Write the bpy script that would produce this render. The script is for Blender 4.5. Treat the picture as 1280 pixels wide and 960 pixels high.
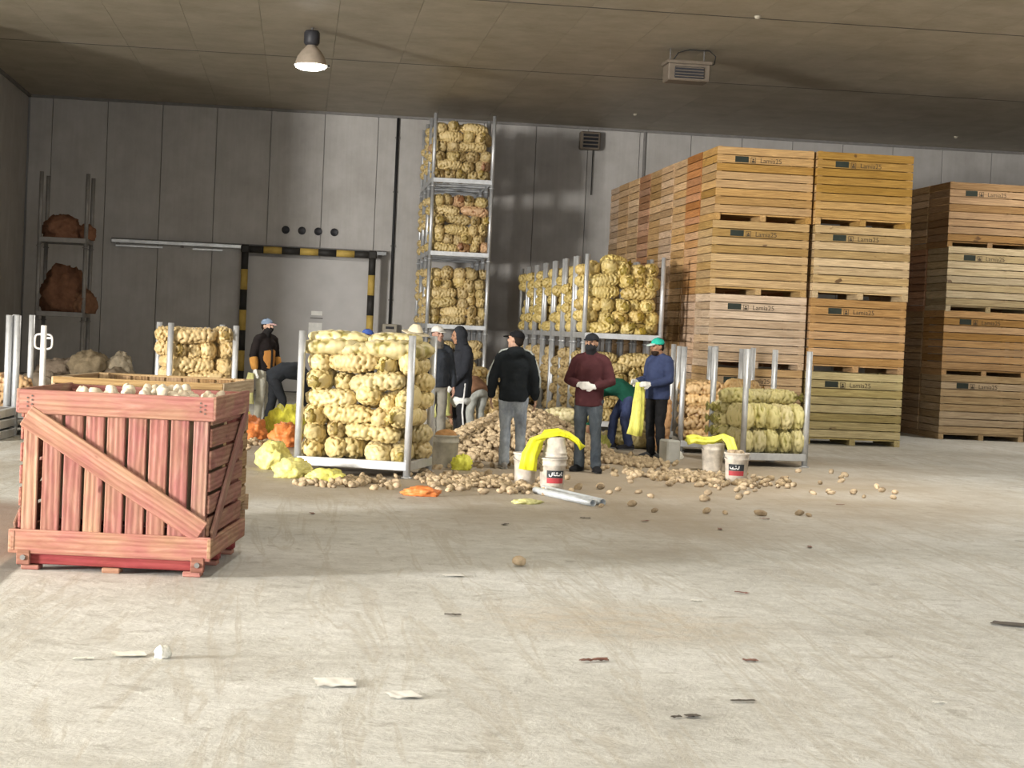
import bpy, bmesh, math, random
import numpy as np
from mathutils import Vector, Matrix, noise

for o in list(bpy.data.objects): bpy.data.objects.remove(o)
SC = bpy.context.scene
COL = SC.collection
PI = math.pi

# ------------------------------------------------------------------ camera
cam_d = bpy.data.cameras.new('camera'); cam = bpy.data.objects.new('camera', cam_d); COL.objects.link(cam)
cam_d.sensor_fit = 'HORIZONTAL'; cam_d.sensor_width = 36.0
cam_d.lens = 36.0 * 2300.0 / 1280.0
cam_d.clip_start = 0.1; cam_d.clip_end = 200
R_ = Vector((0.99228601, -0.11552752, 0.04496517)); U_ = Vector((-0.04122291, 0.03458145, 0.99855135)); B_ = -Vector((0.11691512, 0.99270213, -0.0295523))
cam.matrix_world = Matrix(((R_.x, U_.x, B_.x, 0), (R_.y, U_.y, B_.y, 0), (R_.z, U_.z, B_.z, 1.74), (0, 0, 0, 1)))
SC.camera = cam

# ------------------------------------------------------------------ world, side door daylight, added front fill, exposure
w = bpy.data.worlds.new('world'); SC.world = w; w.use_nodes = True
w.node_tree.nodes['Background'].inputs[0].default_value = (0.75, 0.85, 1.0, 1)
w.node_tree.nodes['Background'].inputs[1].default_value = 0.15
SC.view_settings.view_transform = 'Standard'; SC.view_settings.look = 'None'
SC.view_settings.gamma = 1.0; SC.view_settings.use_curve_mapping = False
SC.view_settings.exposure = 0.40

def area(name, loc, target, sx, sy, power, col, shape='RECTANGLE'):
    d = bpy.data.lights.new(name, 'AREA'); d.shape = shape; d.size = sx; d.size_y = sy; d.energy = power; d.color = col
    o = bpy.data.objects.new(name, d); COL.objects.link(o); o.location = loc
    o.rotation_euler = (Vector(target) - Vector(loc)).to_track_quat('-Z', 'Y').to_euler()
    return o
area('daylight_side_door', (-21.6, 4.2, 2.9), (0, 18, 1.2), 3.4, 4.0, 11500, (1.0, 0.97, 0.92))
area('front_fill', (4, -7.6, 3.0), (4, 20, 1.5), 9.0, 4.5, 950, (0.93, 0.97, 1.0))  # soft fill added behind the camera, set in an unseen doorway

# ------------------------------------------------------------------ node materials
MATS = {}
class NT:
    def __init__(s, name, rough=0.7, metal=0.0, spec=0.3):
        m = bpy.data.materials.new(name); m.use_nodes = True; s.m = m; s.t = m.node_tree; s.n = s.t.nodes; s.l = s.t.links
        s.b = s.n['Principled BSDF']; s.b.inputs['Roughness'].default_value = rough; s.b.inputs['Metallic'].default_value = metal
        s.b.inputs['Specular IOR Level'].default_value = spec; MATS[name] = m
    def node(s, kind, **kw):
        nd = s.n.new(kind)
        for k, v in kw.items(): setattr(nd, k, v)
        return nd
    def put(s, sock, v):
        if isinstance(v, bpy.types.NodeSocket): s.l.new(v, sock)
        elif isinstance(v, (tuple, list)) and len(v) == 3 and sock.type == 'RGBA': sock.default_value = (*v, 1)
        else: sock.default_value = v
    def coord(s, kind='Object', scale=(1, 1, 1), rnd=False, loc=(0, 0, 0), rot=(0, 0, 0)):
        tc = s.node('ShaderNodeTexCoord'); mp = s.node('ShaderNodeMapping'); s.l.new(tc.outputs[kind], mp.inputs[0])
        mp.inputs['Scale'].default_value = scale; mp.inputs['Location'].default_value = loc; mp.inputs['Rotation'].default_value = rot
        out = mp.outputs[0]
        if rnd:
            oi = s.node('ShaderNodeObjectInfo'); ad = s.node('ShaderNodeVectorMath', operation='MULTIPLY_ADD')
            cb = s.node('ShaderNodeCombineXYZ')
            for i in range(3): s.l.new(oi.outputs['Random'], cb.inputs[i])
            s.l.new(cb.outputs[0], ad.inputs[0]); ad.inputs[1].default_value = (37, 53, 71); s.l.new(out, ad.inputs[2]); out = ad.outputs[0]
        return out
    def noise(s, vec, scale, detail=4, rough=0.55, dist=0.0):
        nd = s.node('ShaderNodeTexNoise'); s.l.new(vec, nd.inputs['Vector']); nd.inputs['Scale'].default_value = scale
        nd.inputs['Detail'].default_value = detail; nd.inputs['Roughness'].default_value = rough; nd.inputs['Distortion'].default_value = dist
        return nd.outputs['Fac']
    def ramp(s, fac, stops):
        nd = s.node('ShaderNodeValToRGB'); s.l.new(fac, nd.inputs[0]); e = nd.color_ramp.elements
        while len(e) < len(stops): e.new(0.5)
        for el, (p, c) in zip(e, stops): el.position = p; el.color = (*c, 1) if len(c) == 3 else c
        return nd.outputs[0]
    def mix(s, fac, a, b, mode='MIX'):
        nd = s.node('ShaderNodeMix', data_type='RGBA', blend_type=mode)
        s.put(nd.inputs[0], fac); s.put(nd.inputs[6], a); s.put(nd.inputs[7], b); return nd.outputs[2]
    def math(s, op, a, b=0.0, clamp=False):
        nd = s.node('ShaderNodeMath', operation=op, use_clamp=clamp); s.put(nd.inputs[0], a); s.put(nd.inputs[1], b); return nd.outputs[0]
    def ocol(s): return s.node('ShaderNodeObjectInfo').outputs['Color']
    def rand(s): return s.node('ShaderNodeObjectInfo').outputs['Random']
    def bump(s, h, strength=0.3, dist=0.01):
        nd = s.node('ShaderNodeBump'); s.l.new(h, nd.inputs['Height']); nd.inputs['Strength'].default_value = strength
        nd.inputs['Distance'].default_value = dist; s.l.new(nd.outputs[0], s.b.inputs['Normal'])
    def col(s, c): s.put(s.b.inputs['Base Color'], c); return s.m

def simple(name, c, rough=0.7, metal=0.0, var=0.15, sc=8, bump=0.0, spec=0.3):
    t = NT(name, rough, metal, spec); v = t.coord('Object', rnd=True)
    n = t.noise(v, sc, 4); k = t.ramp(n, [(0.3, (1 - var,) * 3), (0.7, (1 + var * .6,) * 3)])
    t.col(t.mix(1.0, c, k, 'MULTIPLY'))
    if bump: t.bump(t.noise(v, sc * 4, 3), bump, 0.01)
    return t.m

# concrete floor: pale worn slab, brown soil ground in where the potatoes are sorted, scuffs and tyre marks
t = NT('concrete', 0.62, spec=0.25)
v = t.coord('Object')
n1 = t.noise(v, 0.45, 6, .6); n2 = t.noise(v, 6, 8, .7); n3 = t.noise(v, 40, 4, .6)
base = t.ramp(n1, [(0.30, (.47, .46, .425)), (0.5, (.62, .62, .59)), (0.72, (.72, .725, .71))])
base = t.mix(0.55, base, t.ramp(n2, [(0.3, (.66, .65, .63)), (0.62, (1.08, 1.08, 1.08))]), 'MULTIPLY')
base = t.mix(0.6, base, t.ramp(n3, [(0.35, (.82, .82, .82)), (0.6, (1.05, 1.05, 1.05))]), 'MULTIPLY')
vs = t.coord('Object', scale=(1.0, 1.1, 1)); sc1 = t.noise(vs, 3.2, 9, .74, .5)
base = t.mix(t.ramp(sc1, [(0.57, (0, 0, 0)), (0.66, (.75, .75, .75))]), base, (.34, .325, .29))
vs2 = t.coord('Object', scale=(1.2, 1.0, 1), loc=(11, 3, 0)); sc2 = t.noise(vs2, 9, 8, .75, .6)
base = t.mix(t.ramp(sc2, [(0.60, (0, 0, 0)), (0.66, (.7, .7, .7))]), base, (.36, .34, .30))
# tyre tracks swing along the hall
vt = t.coord('Object', scale=(2.6, 0.22, 1), rot=(0, 0, -0.12)); tr = t.noise(vt, 1.3, 5, .6, 1.4)
base = t.mix(t.ramp(tr, [(0.52, (0, 0, 0)), (0.57, (.55, .55, .55)), (0.62, (0, 0, 0))]), base, (.44, .41, .35))
# soil
sep = t.node('ShaderNodeSeparateXYZ'); t.l.new(t.coord('Object'), sep.inputs[0])
def blobmask(cx, cy, rx, ry, soft=0.5):
    dx = t.math('DIVIDE', t.math('SUBTRACT', sep.outputs[0], cx), rx); dy = t.math('DIVIDE', t.math('SUBTRACT', sep.outputs[1], cy), ry)
    d = t.math('SQRT', t.math('ADD', t.math('MULTIPLY', dx, dx), t.math('MULTIPLY', dy, dy)))
    d = t.math('ADD', d, t.math('MULTIPLY', t.math('SUBTRACT', n1, 0.5), 1.2))
    return t.math('DIVIDE', t.math('SUBTRACT', 1.0 + soft * .5, d), soft, clamp=True)
soil = blobmask(3.0, 23.0, 5.2, 6.2, 0.8)
base = t.mix(t.math('MULTIPLY', soil, 0.78), base, (.36, .28, .19))
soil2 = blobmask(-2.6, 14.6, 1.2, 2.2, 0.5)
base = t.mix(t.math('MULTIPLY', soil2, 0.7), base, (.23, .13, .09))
soil3 = blobmask(2.0, 11.0, 0.75, 0.7, 0.9)
base = t.mix(t.math('MULTIPLY', soil3, t.ramp(n2, [(.35, (0, 0, 0)), (.65, (.55, .55, .55))])), base, (.46, .36, .24))
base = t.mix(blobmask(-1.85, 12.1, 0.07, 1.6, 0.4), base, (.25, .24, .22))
t.col(base); t.bump(t.math('ADD', n2, t.math('MULTIPLY', sc1, 1.5)), 0.5, 0.025)

# painted insulated panels
def panel_mat(name, c, grime):
    t = NT(name, 0.5, spec=0.35); v = t.coord('Object', rnd=True)
    n = t.noise(v, 1.3, 6, .65); st = t.noise(t.coord('Object', scale=(6, 6, .35), rnd=True), 2.0, 5, .65)
    b = t.mix(0.75, c, t.ramp(n, [(0.3, grime), (0.65, (1.06, 1.05, 1.04))]), 'MULTIPLY')
    b = t.mix(0.3, b, t.ramp(st, [(0.32, (.80, .78, .74)), (0.6, (1.03, 1.03, 1.03))]), 'MULTIPLY')
    rr = t.math('ADD', t.math('MULTIPLY', t.rand(), 0.10), 0.95)
    b = t.mix(1.0, b, t.node('ShaderNodeCombineColor').outputs[0], 'MULTIPLY') if False else b
    t.col(b); t.bump(n, 0.12, 0.01); return t.m
panel_mat('wall_panel', (.44, .425, .41), (.78, .76, .73))
panel_mat('ceiling_panel', (.40, .36, .285), (.68, .64, .56))
simple('wall_dark', (.20, .19, .18), .7)
simple('door_skin', (.47, .455, .445), .5, var=.08, sc=2)

# wood, tinted by each object's own colour; grain runs along local X
t = NT('wood', 0.72, spec=0.2); vg = t.coord('Object', scale=(1.2, 14, 14), rnd=True); vk = t.coord('Object', scale=(1, 1.8, 1.8), rnd=True)
g1 = t.noise(vg, 2.2, 6, .6, .7); kn = t.noise(vk, 3.2, 2, .5)
wv = t.node('ShaderNodeTexWave', wave_type='BANDS', bands_direction='Z'); t.l.new(t.coord('Object', scale=(.35, 4, 4), rnd=True), wv.inputs[0])
wv.inputs['Scale'].default_value = 3.0; wv.inputs['Distortion'].default_value = 7.0; wv.inputs['Detail'].default_value = 2.5; wv.inputs['Detail Scale'].default_value = .7
b = t.mix(1.0, t.ocol(), t.ramp(g1, [(0.28, (.66, .60, .54)), (0.68, (1.12, 1.10, 1.06))]), 'MULTIPLY')
b = t.mix(0.45, b, t.ramp(wv.outputs['Fac'], [(0.2, (.72, .64, .56)), (0.7, (1.06, 1.05, 1.04))]), 'MULTIPLY')
b = t.mix(t.ramp(kn, [(0.735, (0, 0, 0)), (0.77, (.85, .85, .85))]), b, (.10, .055, .03))
hv = t.node('ShaderNodeHueSaturation'); t.l.new(b, hv.inputs['Color']); t.put(hv.inputs['Value'], t.math('ADD', t.math('MULTIPLY', t.rand(), .3), .85))
t.put(hv.inputs['Saturation'], t.math('ADD', t.math('MULTIPLY', t.rand(), -.25), 1.12)); t.col(hv.outputs[0])
t.bump(t.math('ADD', g1, wv.outputs['Fac']), 0.25, 0.006)

# pink-washed wood of the near crate: pigment stands in patches on the bare grain
t = NT('stained_wood', 0.75, spec=0.2); vg = t.coord('Object', scale=(1.0, 7, 7), rnd=True)
g1 = t.noise(vg, 2.4, 7, .62, .8); pt = t.noise(t.coord('Object', scale=(.9, 2, 2), rnd=True), 2.6, 5, .6)
wv = t.node('ShaderNodeTexWave', wave_type='BANDS', bands_direction='Z'); t.l.new(t.coord('Object', scale=(.3, 3, 3), rnd=True), wv.inputs[0])
wv.inputs['Scale'].default_value = 3.0; wv.inputs['Distortion'].default_value = 9.0; wv.inputs['Detail'].default_value = 3; wv.inputs['Detail Scale'].default_value = .6
bw = t.ramp(g1, [(0.28, (.24, .14, .09)), (0.5, (.33, .215, .145)), (0.72, (.42, .305, .215))])
pk = t.ramp(g1, [(0.28, (.22, .08, .08)), (0.55, (.32, .145, .135)), (0.75, (.40, .22, .20))])
b = t.mix(t.ramp(pt, [(0.36, (.12, .12, .12)), (0.62, (.92, .92, .92))]), bw, pk)
b = t.mix(1.0, b, t.ocol(), 'MULTIPLY')
b = t.mix(0.45, b, t.ramp(wv.outputs['Fac'], [(0.1, (.72, .62, .55)), (0.5, (1.06, 1.05, 1.04))]), 'MULTIPLY')
kn = t.noise(t.coord('Object', scale=(1, 2, 2), rnd=True), 4.0, 2, .5)
b = t.mix(t.ramp(kn, [(0.72, (0, 0, 0)), (0.76, (.8, .8, .8))]), b, (.10, .035, .03))
t.col(b); t.bump(t.math('ADD', g1, wv.outputs['Fac']), 0.4, 0.006)

# galvanised steel
t = NT('galvanised', 0.42, 0.55, 0.5); v = t.coord('Object', rnd=True); n = t.noise(v, 14, 5, .6); n2 = t.noise(v, 2.5, 4)
b = t.mix(0.5, t.ramp(n, [(0.3, (.46, .48, .50)), (0.7, (.66, .68, .70))]), t.ramp(n2, [(0.35, (.44, .44, .44)), (0.6, (.66, .67, .68))]))
t.col(b)
simple('dull_steel', (.20, .19, .18), .6, .3)
simple('pipe_grey', (.50, .53, .55), .4, .2, spec=.5)
simple('bore_shade', (.03, .03, .03), .9)
simple('black_plastic', (.03, .03, .035), .5)
simple('hazard_yellow', (.52, .36, .09), .6)
simple('hazard_black', (.03, .028, .025), .6)
simple('white_paint', (.78, .76, .72), .5, var=.2, sc=10)
simple('bucket_plastic', (.62, .565, .49), .45, var=.34, sc=11)
simple('bucket_dirty', (.47, .44, .36), .6, var=.3, sc=9)
simple('print_black', (.035, .04, .045), .6)
simple('print_red', (.45, .06, .07), .6)
simple('print_white', (.80, .80, .80), .6)
simple('ink', (.06, .045, .03), .8)
simple('stencil_green', (.03, .038, .03), .8)
simple('paper', (.80, .79, .75), .8, var=.1)
simple('foam_white', (.80, .79, .72), .8, var=.15, bump=.3)
simple('dark_litter', (.12, .105, .09), .8)
simple('brown_litter', (.26, .13, .10), .8)
simple('block_grey', (.45, .45, .42), .85, bump=.3)
simple('soil', (.25, .18, .11), .95, bump=.6)
simple('cable_black', (.02, .02, .02), .6)
simple('unit_brown', (.16, .13, .10), .5)
simple('unit_pale', (.38, .34, .27), .5)

# net sacks: potato skin pushing against coloured net
t = NT('net_sack', 0.45, spec=0.5); v = t.coord('Object', rnd=True)
at = t.node('ShaderNodeAttribute'); at.attribute_name = 'lump'
pot = t.mix(t.noise(v, 9, 3), (.50, .36, .17), (.70, .56, .33))
pot = t.mix(0.42, pot, t.ocol())
b = t.mix(t.ramp(at.outputs['Fac'], [(0.15, (0, 0, 0)), (0.75, (.9, .9, .9))]), t.mix(1.0, t.ocol(), (.46, .41, .24), 'MULTIPLY'), pot)  # net colour in the gaps, darkened to paint shade between the potatoes
hv = t.node('ShaderNodeHueSaturation'); t.l.new(b, hv.inputs['Color']); t.put(hv.inputs['Value'], t.math('ADD', t.math('MULTIPLY', t.rand(), .35), .8)); t.col(hv.outputs[0])
vo = t.node('ShaderNodeTexVoronoi'); t.l.new(v, vo.inputs['Vector']); vo.inputs['Scale'].default_value = 90
t.bump(vo.outputs['Distance'], 0.35, 0.004)

t = NT('loose_net', 0.5, spec=0.4); v = t.coord('Object', rnd=True)
n = t.noise(t.coord('Object', scale=(4, 4, 1.5), rnd=True), 5, 5, .6)
t.col(t.mix(1.0, t.ocol(), t.ramp(n, [(0.3, (.72, .70, .55)), (0.65, (1.1, 1.1, 1.1))]), 'MULTIPLY')); t.bump(n, 0.5, 0.02)
t.b.inputs['Subsurface Weight'].default_value = 0.0

t = NT('jute', 0.9, spec=0.1); v = t.coord('Object', rnd=True); n = t.noise(v, 7, 6, .65)
t.col(t.mix(1.0, t.ocol(), t.ramp(n, [(0.3, (.65, .63, .6)), (0.68, (1.15, 1.12, 1.1))]), 'MULTIPLY')); t.bump(n, 0.6, 0.03)

t = NT('potato', 0.75, spec=0.2); v = t.coord('Object', rnd=True)
n = t.noise(v, 22, 4); b = t.ramp(n, [(0.3, (.29, .21, .13)), (0.6, (.49, .39, .265))])
hv = t.node('ShaderNodeHueSaturation'); t.l.new(b, hv.inputs['Color']); t.put(hv.inputs['Value'], t.math('ADD', t.math('MULTIPLY', t.rand(), .7), .75)); t.col(hv.outputs[0])
t.bump(n, 0.3, 0.006)
t = NT('potato_mass', 0.75, spec=0.2); v = t.coord('Object'); n = t.noise(v, 20, 4); big = t.noise(v, 7, 2)
b = t.ramp(n, [(0.3, (.32, .24, .145)), (0.6, (.54, .43, .29))])
t.col(t.mix(0.8, b, t.ramp(big, [(0.3, (.62, .60, .56)), (0.68, (1.2, 1.18, 1.12))]), 'MULTIPLY')); t.bump(n, 0.3, 0.006)
t = NT('pale_potato', 0.7, spec=0.2); v = t.coord('Object', rnd=True); n = t.noise(v, 18, 4)
t.col(t.ramp(n, [(0.3, (.46, .37, .26)), (0.6, (.66, .57, .44))])); t.bump(n, 0.3, 0.006)

# cloth and skin, tinted by each object's own colour
t = NT('cloth', 0.88, spec=0.12); v = t.coord('Object', rnd=True); n = t.noise(v, 6, 5, .6, .5); n2 = t.noise(v, 160, 2)
t.col(t.mix(1.0, t.ocol(), t.ramp(n, [(0.3, (.78, .78, .78)), (0.7, (1.15, 1.15, 1.15))]), 'MULTIPLY')); t.bump(n, 0.5, 0.025)
t = NT('denim', 0.9, spec=0.1); v = t.coord('Object', rnd=True); n = t.noise(t.coord('Object', scale=(1, 1, .6), rnd=True), 5, 5, .65, .4)
t.col(t.mix(1.0, t.ocol(), t.ramp(n, [(0.32, (.55, .56, .60)), (0.66, (1.45, 1.42, 1.38))]), 'MULTIPLY')); t.bump(n, 0.6, 0.025)
t = NT('skin', 0.55, spec=0.3); v = t.coord('Object'); n = t.noise(v, 12, 3)
t.col(t.mix(1.0, t.ocol(), t.ramp(n, [(0.3, (.88, .86, .85)), (0.7, (1.08, 1.06, 1.05))]), 'MULTIPLY'))
t = NT('lamp_glow', 0.5); t.b.inputs['Emission Color'].default_value = (1, .97, .9, 1); t.b.inputs['Emission Strength'].default_value = 40
simple('reflector', (.50, .42, .34), .35, .4)
M = MATS

# ------------------------------------------------------------------ helpers
def link(o, parent=None):
    COL.objects.link(o)
    if parent is not None: o.parent = parent
    return o
def mk(name, me, mat, parent=None, loc=(0, 0, 0), rot=(0, 0, 0), color=None, scale=None):
    """One mesh object; the material sits on the object so meshes can be shared."""
    o = bpy.data.objects.new(name, me); link(o, parent)
    if mat is not None:
        if len(me.materials) == 0: me.materials.append(None)
        o.material_slots[0].link = 'OBJECT'; o.material_slots[0].material = M[mat]
    o.location = loc; o.rotation_euler = rot
    if color: o.color = (*color, 1)
    if scale is not None: o.scale = scale
    return o
def tag(o, label=None, cat=None, group=None, kind=None):
    if label: o['label'] = label
    if cat: o['category'] = cat
    if group: o['group'] = group
    if kind: o['kind'] = kind
    return o
def thing(name, label, cat, loc=(0, 0, 0), rz=0.0, group=None, kind=None):
    o = bpy.data.objects.new(name, None); link(o); o.location = loc; o.rotation_euler = (0, 0, rz); o.empty_display_size = .1
    return tag(o, label, cat, group, kind)
BOX = {}
def box(sx, sy, sz, bev=0.0):
    k = (round(sx, 4), round(sy, 4), round(sz, 4), bev)
    if k not in BOX:
        bm = bmesh.new(); bmesh.ops.create_cube(bm, size=1); bmesh.ops.scale(bm, vec=(sx, sy, sz), verts=bm.verts)
        if bev: bmesh.ops.bevel(bm, geom=bm.edges[:], offset=bev, segments=1, affect='EDGES')
        me = bpy.data.meshes.new('box'); bm.to_mesh(me); bm.free(); BOX[k] = me
    return BOX[k]
CYL = {}
def cyl(r, h, n=16, r2=None, caps=True):
    k = (round(r, 4), round(h, 4), n, r2, caps)
    if k not in CYL:
        bm = bmesh.new(); bmesh.ops.create_cone(bm, cap_ends=caps, segments=n, radius1=r, radius2=r if r2 is None else r2, depth=h)
        me = bpy.data.meshes.new('cyl'); bm.to_mesh(me); bm.free()
        for p in me.polygons: p.use_smooth = len(p.vertices) == 4
        CYL[k] = me
    return CYL[k]
def frompy(name, v, f, smooth=True):
    me = bpy.data.meshes.new(name); me.from_pydata([tuple(p) for p in v], [], f); me.update()
    if smooth: me.polygons.foreach_set('use_smooth', [True] * len(me.polygons))
    return me
def lathe(prof, n=24):
    v, f = [], []
    for r, z in prof:
        for i in range(n): a = 2 * PI * i / n; v.append((r * math.cos(a), r * math.sin(a), z))
    for j in range(len(prof) - 1):
        for i in range(n): k = (i + 1) % n; f.append((j * n + i, j * n + k, (j + 1) * n + k, (j + 1) * n + i))
    return frompy('lathe', v, f)
def tube(pts, r, n=8, closed=False):
    pts = [Vector(p) for p in pts]; v, f = [], []; m = len(pts); prev = None
    for i, p in enumerate(pts):
        a = pts[(i - 1) % m] if (i > 0 or closed) else p; b = pts[(i + 1) % m] if (i < m - 1 or closed) else p
        tg = (b - a).normalized()
        s = prev if prev is not None else (Vector((0, 0, 1)) if abs(tg.z) < .9 else Vector((1, 0, 0)))
        s = (s - tg * s.dot(tg)).normalized(); prev = s; u = tg.cross(s)
        for k in range(n): an = 2 * PI * k / n; v.append(p + (s * math.cos(an) + u * math.sin(an)) * r)
    for i in range(m if closed else m - 1):
        for k in range(n): j = (i + 1) % m; l = (k + 1) % n; f.append((i * n + k, i * n + l, j * n + l, j * n + k))
    if not closed: f.append(tuple(range(n - 1, -1, -1))); f.append(tuple((m - 1) * n + k for k in range(n)))
    return frompy('tube', v, f)
TMP = bpy.data.scenes.new('scratch')
def remesh(bm, voxel, smooth=2, wrinkle=0.0, seed=0.0):
    """Join overlapping closed shapes in a bmesh into one continuous skin."""
    bmesh.ops.recalc_face_normals(bm, faces=bm.faces[:])
    me = bpy.data.meshes.new('src'); bm.to_mesh(me); bm.free(); o = bpy.data.objects.new('src', me); TMP.collection.objects.link(o)
    md = o.modifiers.new('r', 'REMESH'); md.mode = 'VOXEL'; md.voxel_size = voxel
    if smooth: sm = o.modifiers.new('s', 'SMOOTH'); sm.iterations = smooth; sm.factor = 0.5
    vl = TMP.view_layers[0]; vl.update(); dg = vl.depsgraph
    out = bpy.data.meshes.new_from_object(o.evaluated_get(dg)); bpy.data.objects.remove(o); bpy.data.meshes.remove(me)
    if wrinkle:
        no = [v.normal.copy() for v in out.vertices]
        for v, nn in zip(out.vertices, no):
            p = v.co; q = Vector((p.x * 9 + seed, p.y * 9, p.z * 13)); r = noise.noise(q) + .5 * noise.noise(q * 2.3)
            v.co = p + nn * (r * wrinkle)
    out.polygons.foreach_set('use_smooth', [True] * len(out.polygons)); out.update()
    return out
def loft(bm, cs, rx, ry=None, side=(1, 0, 0), n=14, flat=0):
    """Closed tapering limb or trunk through the points cs."""
    cs = [Vector(c) for c in cs]; ry = ry or rx; side = Vector(side); rings = []; m = len(cs)
    for i, c in enumerate(cs):
        tg = (cs[min(i + 1, m - 1)] - cs[max(i - 1, 0)]).normalized()
        s = side - tg * side.dot(tg)
        if s.length < .05: s = Vector((0, 1, 0)) - tg * tg.y
        s.normalize(); u = tg.cross(s)
        rings.append((c, tg, s, u, rx[i], ry[i]))
    c, tg, s, u, a, b = rings[0]; rings.insert(0, (c - tg * min(a, b) * (.05 if flat & 1 else .6), tg, s, u, a * (.9 if flat & 1 else .55), b * (.9 if flat & 1 else .55)))
    c, tg, s, u, a, b = rings[-1]; rings.append((c + tg * min(a, b) * (.05 if flat & 2 else .6), tg, s, u, a * (.9 if flat & 2 else .55), b * (.9 if flat & 2 else .55)))
    vs = [[bm.verts.new(c + s * a * math.cos(2 * PI * k / n) + u * b * math.sin(2 * PI * k / n)) for k in range(n)] for c, tg, s, u, a, b in rings]
    for i in range(len(vs) - 1):
        for k in range(n): bm.faces.new((vs[i][k], vs[i][(k + 1) % n], vs[i + 1][(k + 1) % n], vs[i + 1][k]))
    bm.faces.new(vs[0][::-1]); bm.faces.new(vs[-1])
def ell(bm, c, r, rot=None, seg=16, rings=10):
    mt = Matrix.Translation(Vector(c)) @ (rot.to_4x4() if rot else Matrix.Identity(4)) @ Matrix.Diagonal((*r, 1))
    bmesh.ops.create_uvsphere(bm, u_segments=seg, v_segments=rings, radius=1, matrix=mt)
def bm_mesh(bm, smooth=True):
    me = bpy.data.meshes.new('m'); bm.to_mesh(me); bm.free()
    if smooth: me.polygons.foreach_set('use_smooth', [True] * len(me.polygons))
    return me
rng = random.Random(5)

# ------------------------------------------------------------------ the hall
HC = 6.75; YB = 44.5; XL = -6.5; XO = -22.0; XR = 24.0; YF = -8.0
fl = mk('floor', box(XR - XO + .6, YB - YF + 1, 0.2), 'concrete'); 
me = fl.data.copy(); fl.data = me
for vv in me.vertices: vv.co += Vector(((XR + XO) / 2, (YB + YF) / 2, -0.1))
fl.material_slots[0].link = 'OBJECT'; fl.material_slots[0].material = M['concrete']; tag(fl, kind='structure')
def wall(name, x0, x1, y0, y1, z0=0.0, z1=HC):
    o = mk(name, box(abs(x1 - x0), abs(y1 - y0), z1 - z0), 'wall_panel', None, ((x0 + x1) / 2, (y0 + y1) / 2, (z0 + z1) / 2)); tag(o, kind='structure'); return o
PW = 1.277
wb = wall('wall_back', XL - .3, XR, YB + .12, YB + .32, 0, HC + .3)
x = -6.46 + 0.53
pan = [(-6.46, x)]
while x < XR - .1: pan.append((x, min(x + PW, XR))); x += PW
for a, b in pan:
    mk('panel', box(b - a - .012, .12, HC, .004), 'wall_panel', wb, ((a + b) / 2 - wb.location.x, YB + .06 - wb.location.y, HC / 2 - wb.location.z))
wl = wall('wall_left', XL - .3, XL - .12, 32.0, YB + .3, 0, HC + .3)
y = 32.0
while y < YB - .1:
    y2 = min(y + PW, YB); mk('panel', box(.12, y2 - y - .012, HC, .004), 'wall_panel', wl, (XL - .06 - wl.location.x, (y + y2) / 2 - wl.location.y, HC / 2 - wl.location.z)); y = y2
wall('wall_left_return', XO, XL - .3, 32.0, 32.2)
wall('wall_outer_left_near', XO - .2, XO, YF, 2.2); wall('wall_outer_left_far', XO - .2, XO, 6.2, 32.2); wall('wall_outer_left_lintel', XO - .2, XO, 2.2, 6.2, 4.2, HC)
wall('wall_right', XR, XR + .2, YF, YB + .3)
wall('wall_front_left', XO, -1.0, YF - .2, YF); wall('wall_front_right', 9.0, XR, YF - .2, YF); wall('wall_front_lintel', -1.0, 9.0, YF - .2, YF, 5.4, HC)
ce = mk('ceiling', box(XR - XO, YB - YF + .6, .2), 'wall_dark', None, ((XR + XO) / 2, (YB + YF) / 2, HC + .24)); tag(ce, kind='structure')
rows = [(YF, 6.2), (6.2, 13.5), (13.5, 20.86), (20.86, 28.2), (28.2, 35.55), (35.55, YB)]
for y0, y1 in rows:
    for a, b in ([(XO, XL)] + pan if y0 > 20 else [(XO, XL), (XL, 4.0), (4.0, XR)]):
        mk('ceiling_panel', box(b - a - .005, y1 - y0 - .035, .14), 'ceiling_panel', ce, ((a + b) / 2 - ce.location.x, (y0 + y1) / 2 - ce.location.y, HC + .07 - ce.location.z))
for yj in (28.2, 35.55): mk('joint_strip', box(XR - XL, .045, .003), 'black_plastic', ce, ((XR + XL) / 2 - ce.location.x, yj - ce.location.y, HC - .0015 - ce.location.z))
# angle trim between wall and ceiling
tr = mk('trim_1', box(XR - XL, .07, .06), 'wall_dark', None, ((XR + XL) / 2, YB - .035, HC - .03)); tag(tr, kind='structure')
tr = mk('trim_2', box(.07, YB - 32, .06), 'wall_dark', None, (XL + .035, (YB + 32) / 2, HC - .03)); tag(tr, kind='structure')
tr = mk('trim_3', box(.05, .05, HC), 'wall_dark', None, (8.23, YB - .025, HC / 2)); tag(tr, kind='structure')
bb = mk('baseboard_back', box(XR - XL, .10, .22, .01), 'wall_dark', None, ((XR + XL) / 2, YB - .05, .11)); tag(bb, kind='structure')

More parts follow.
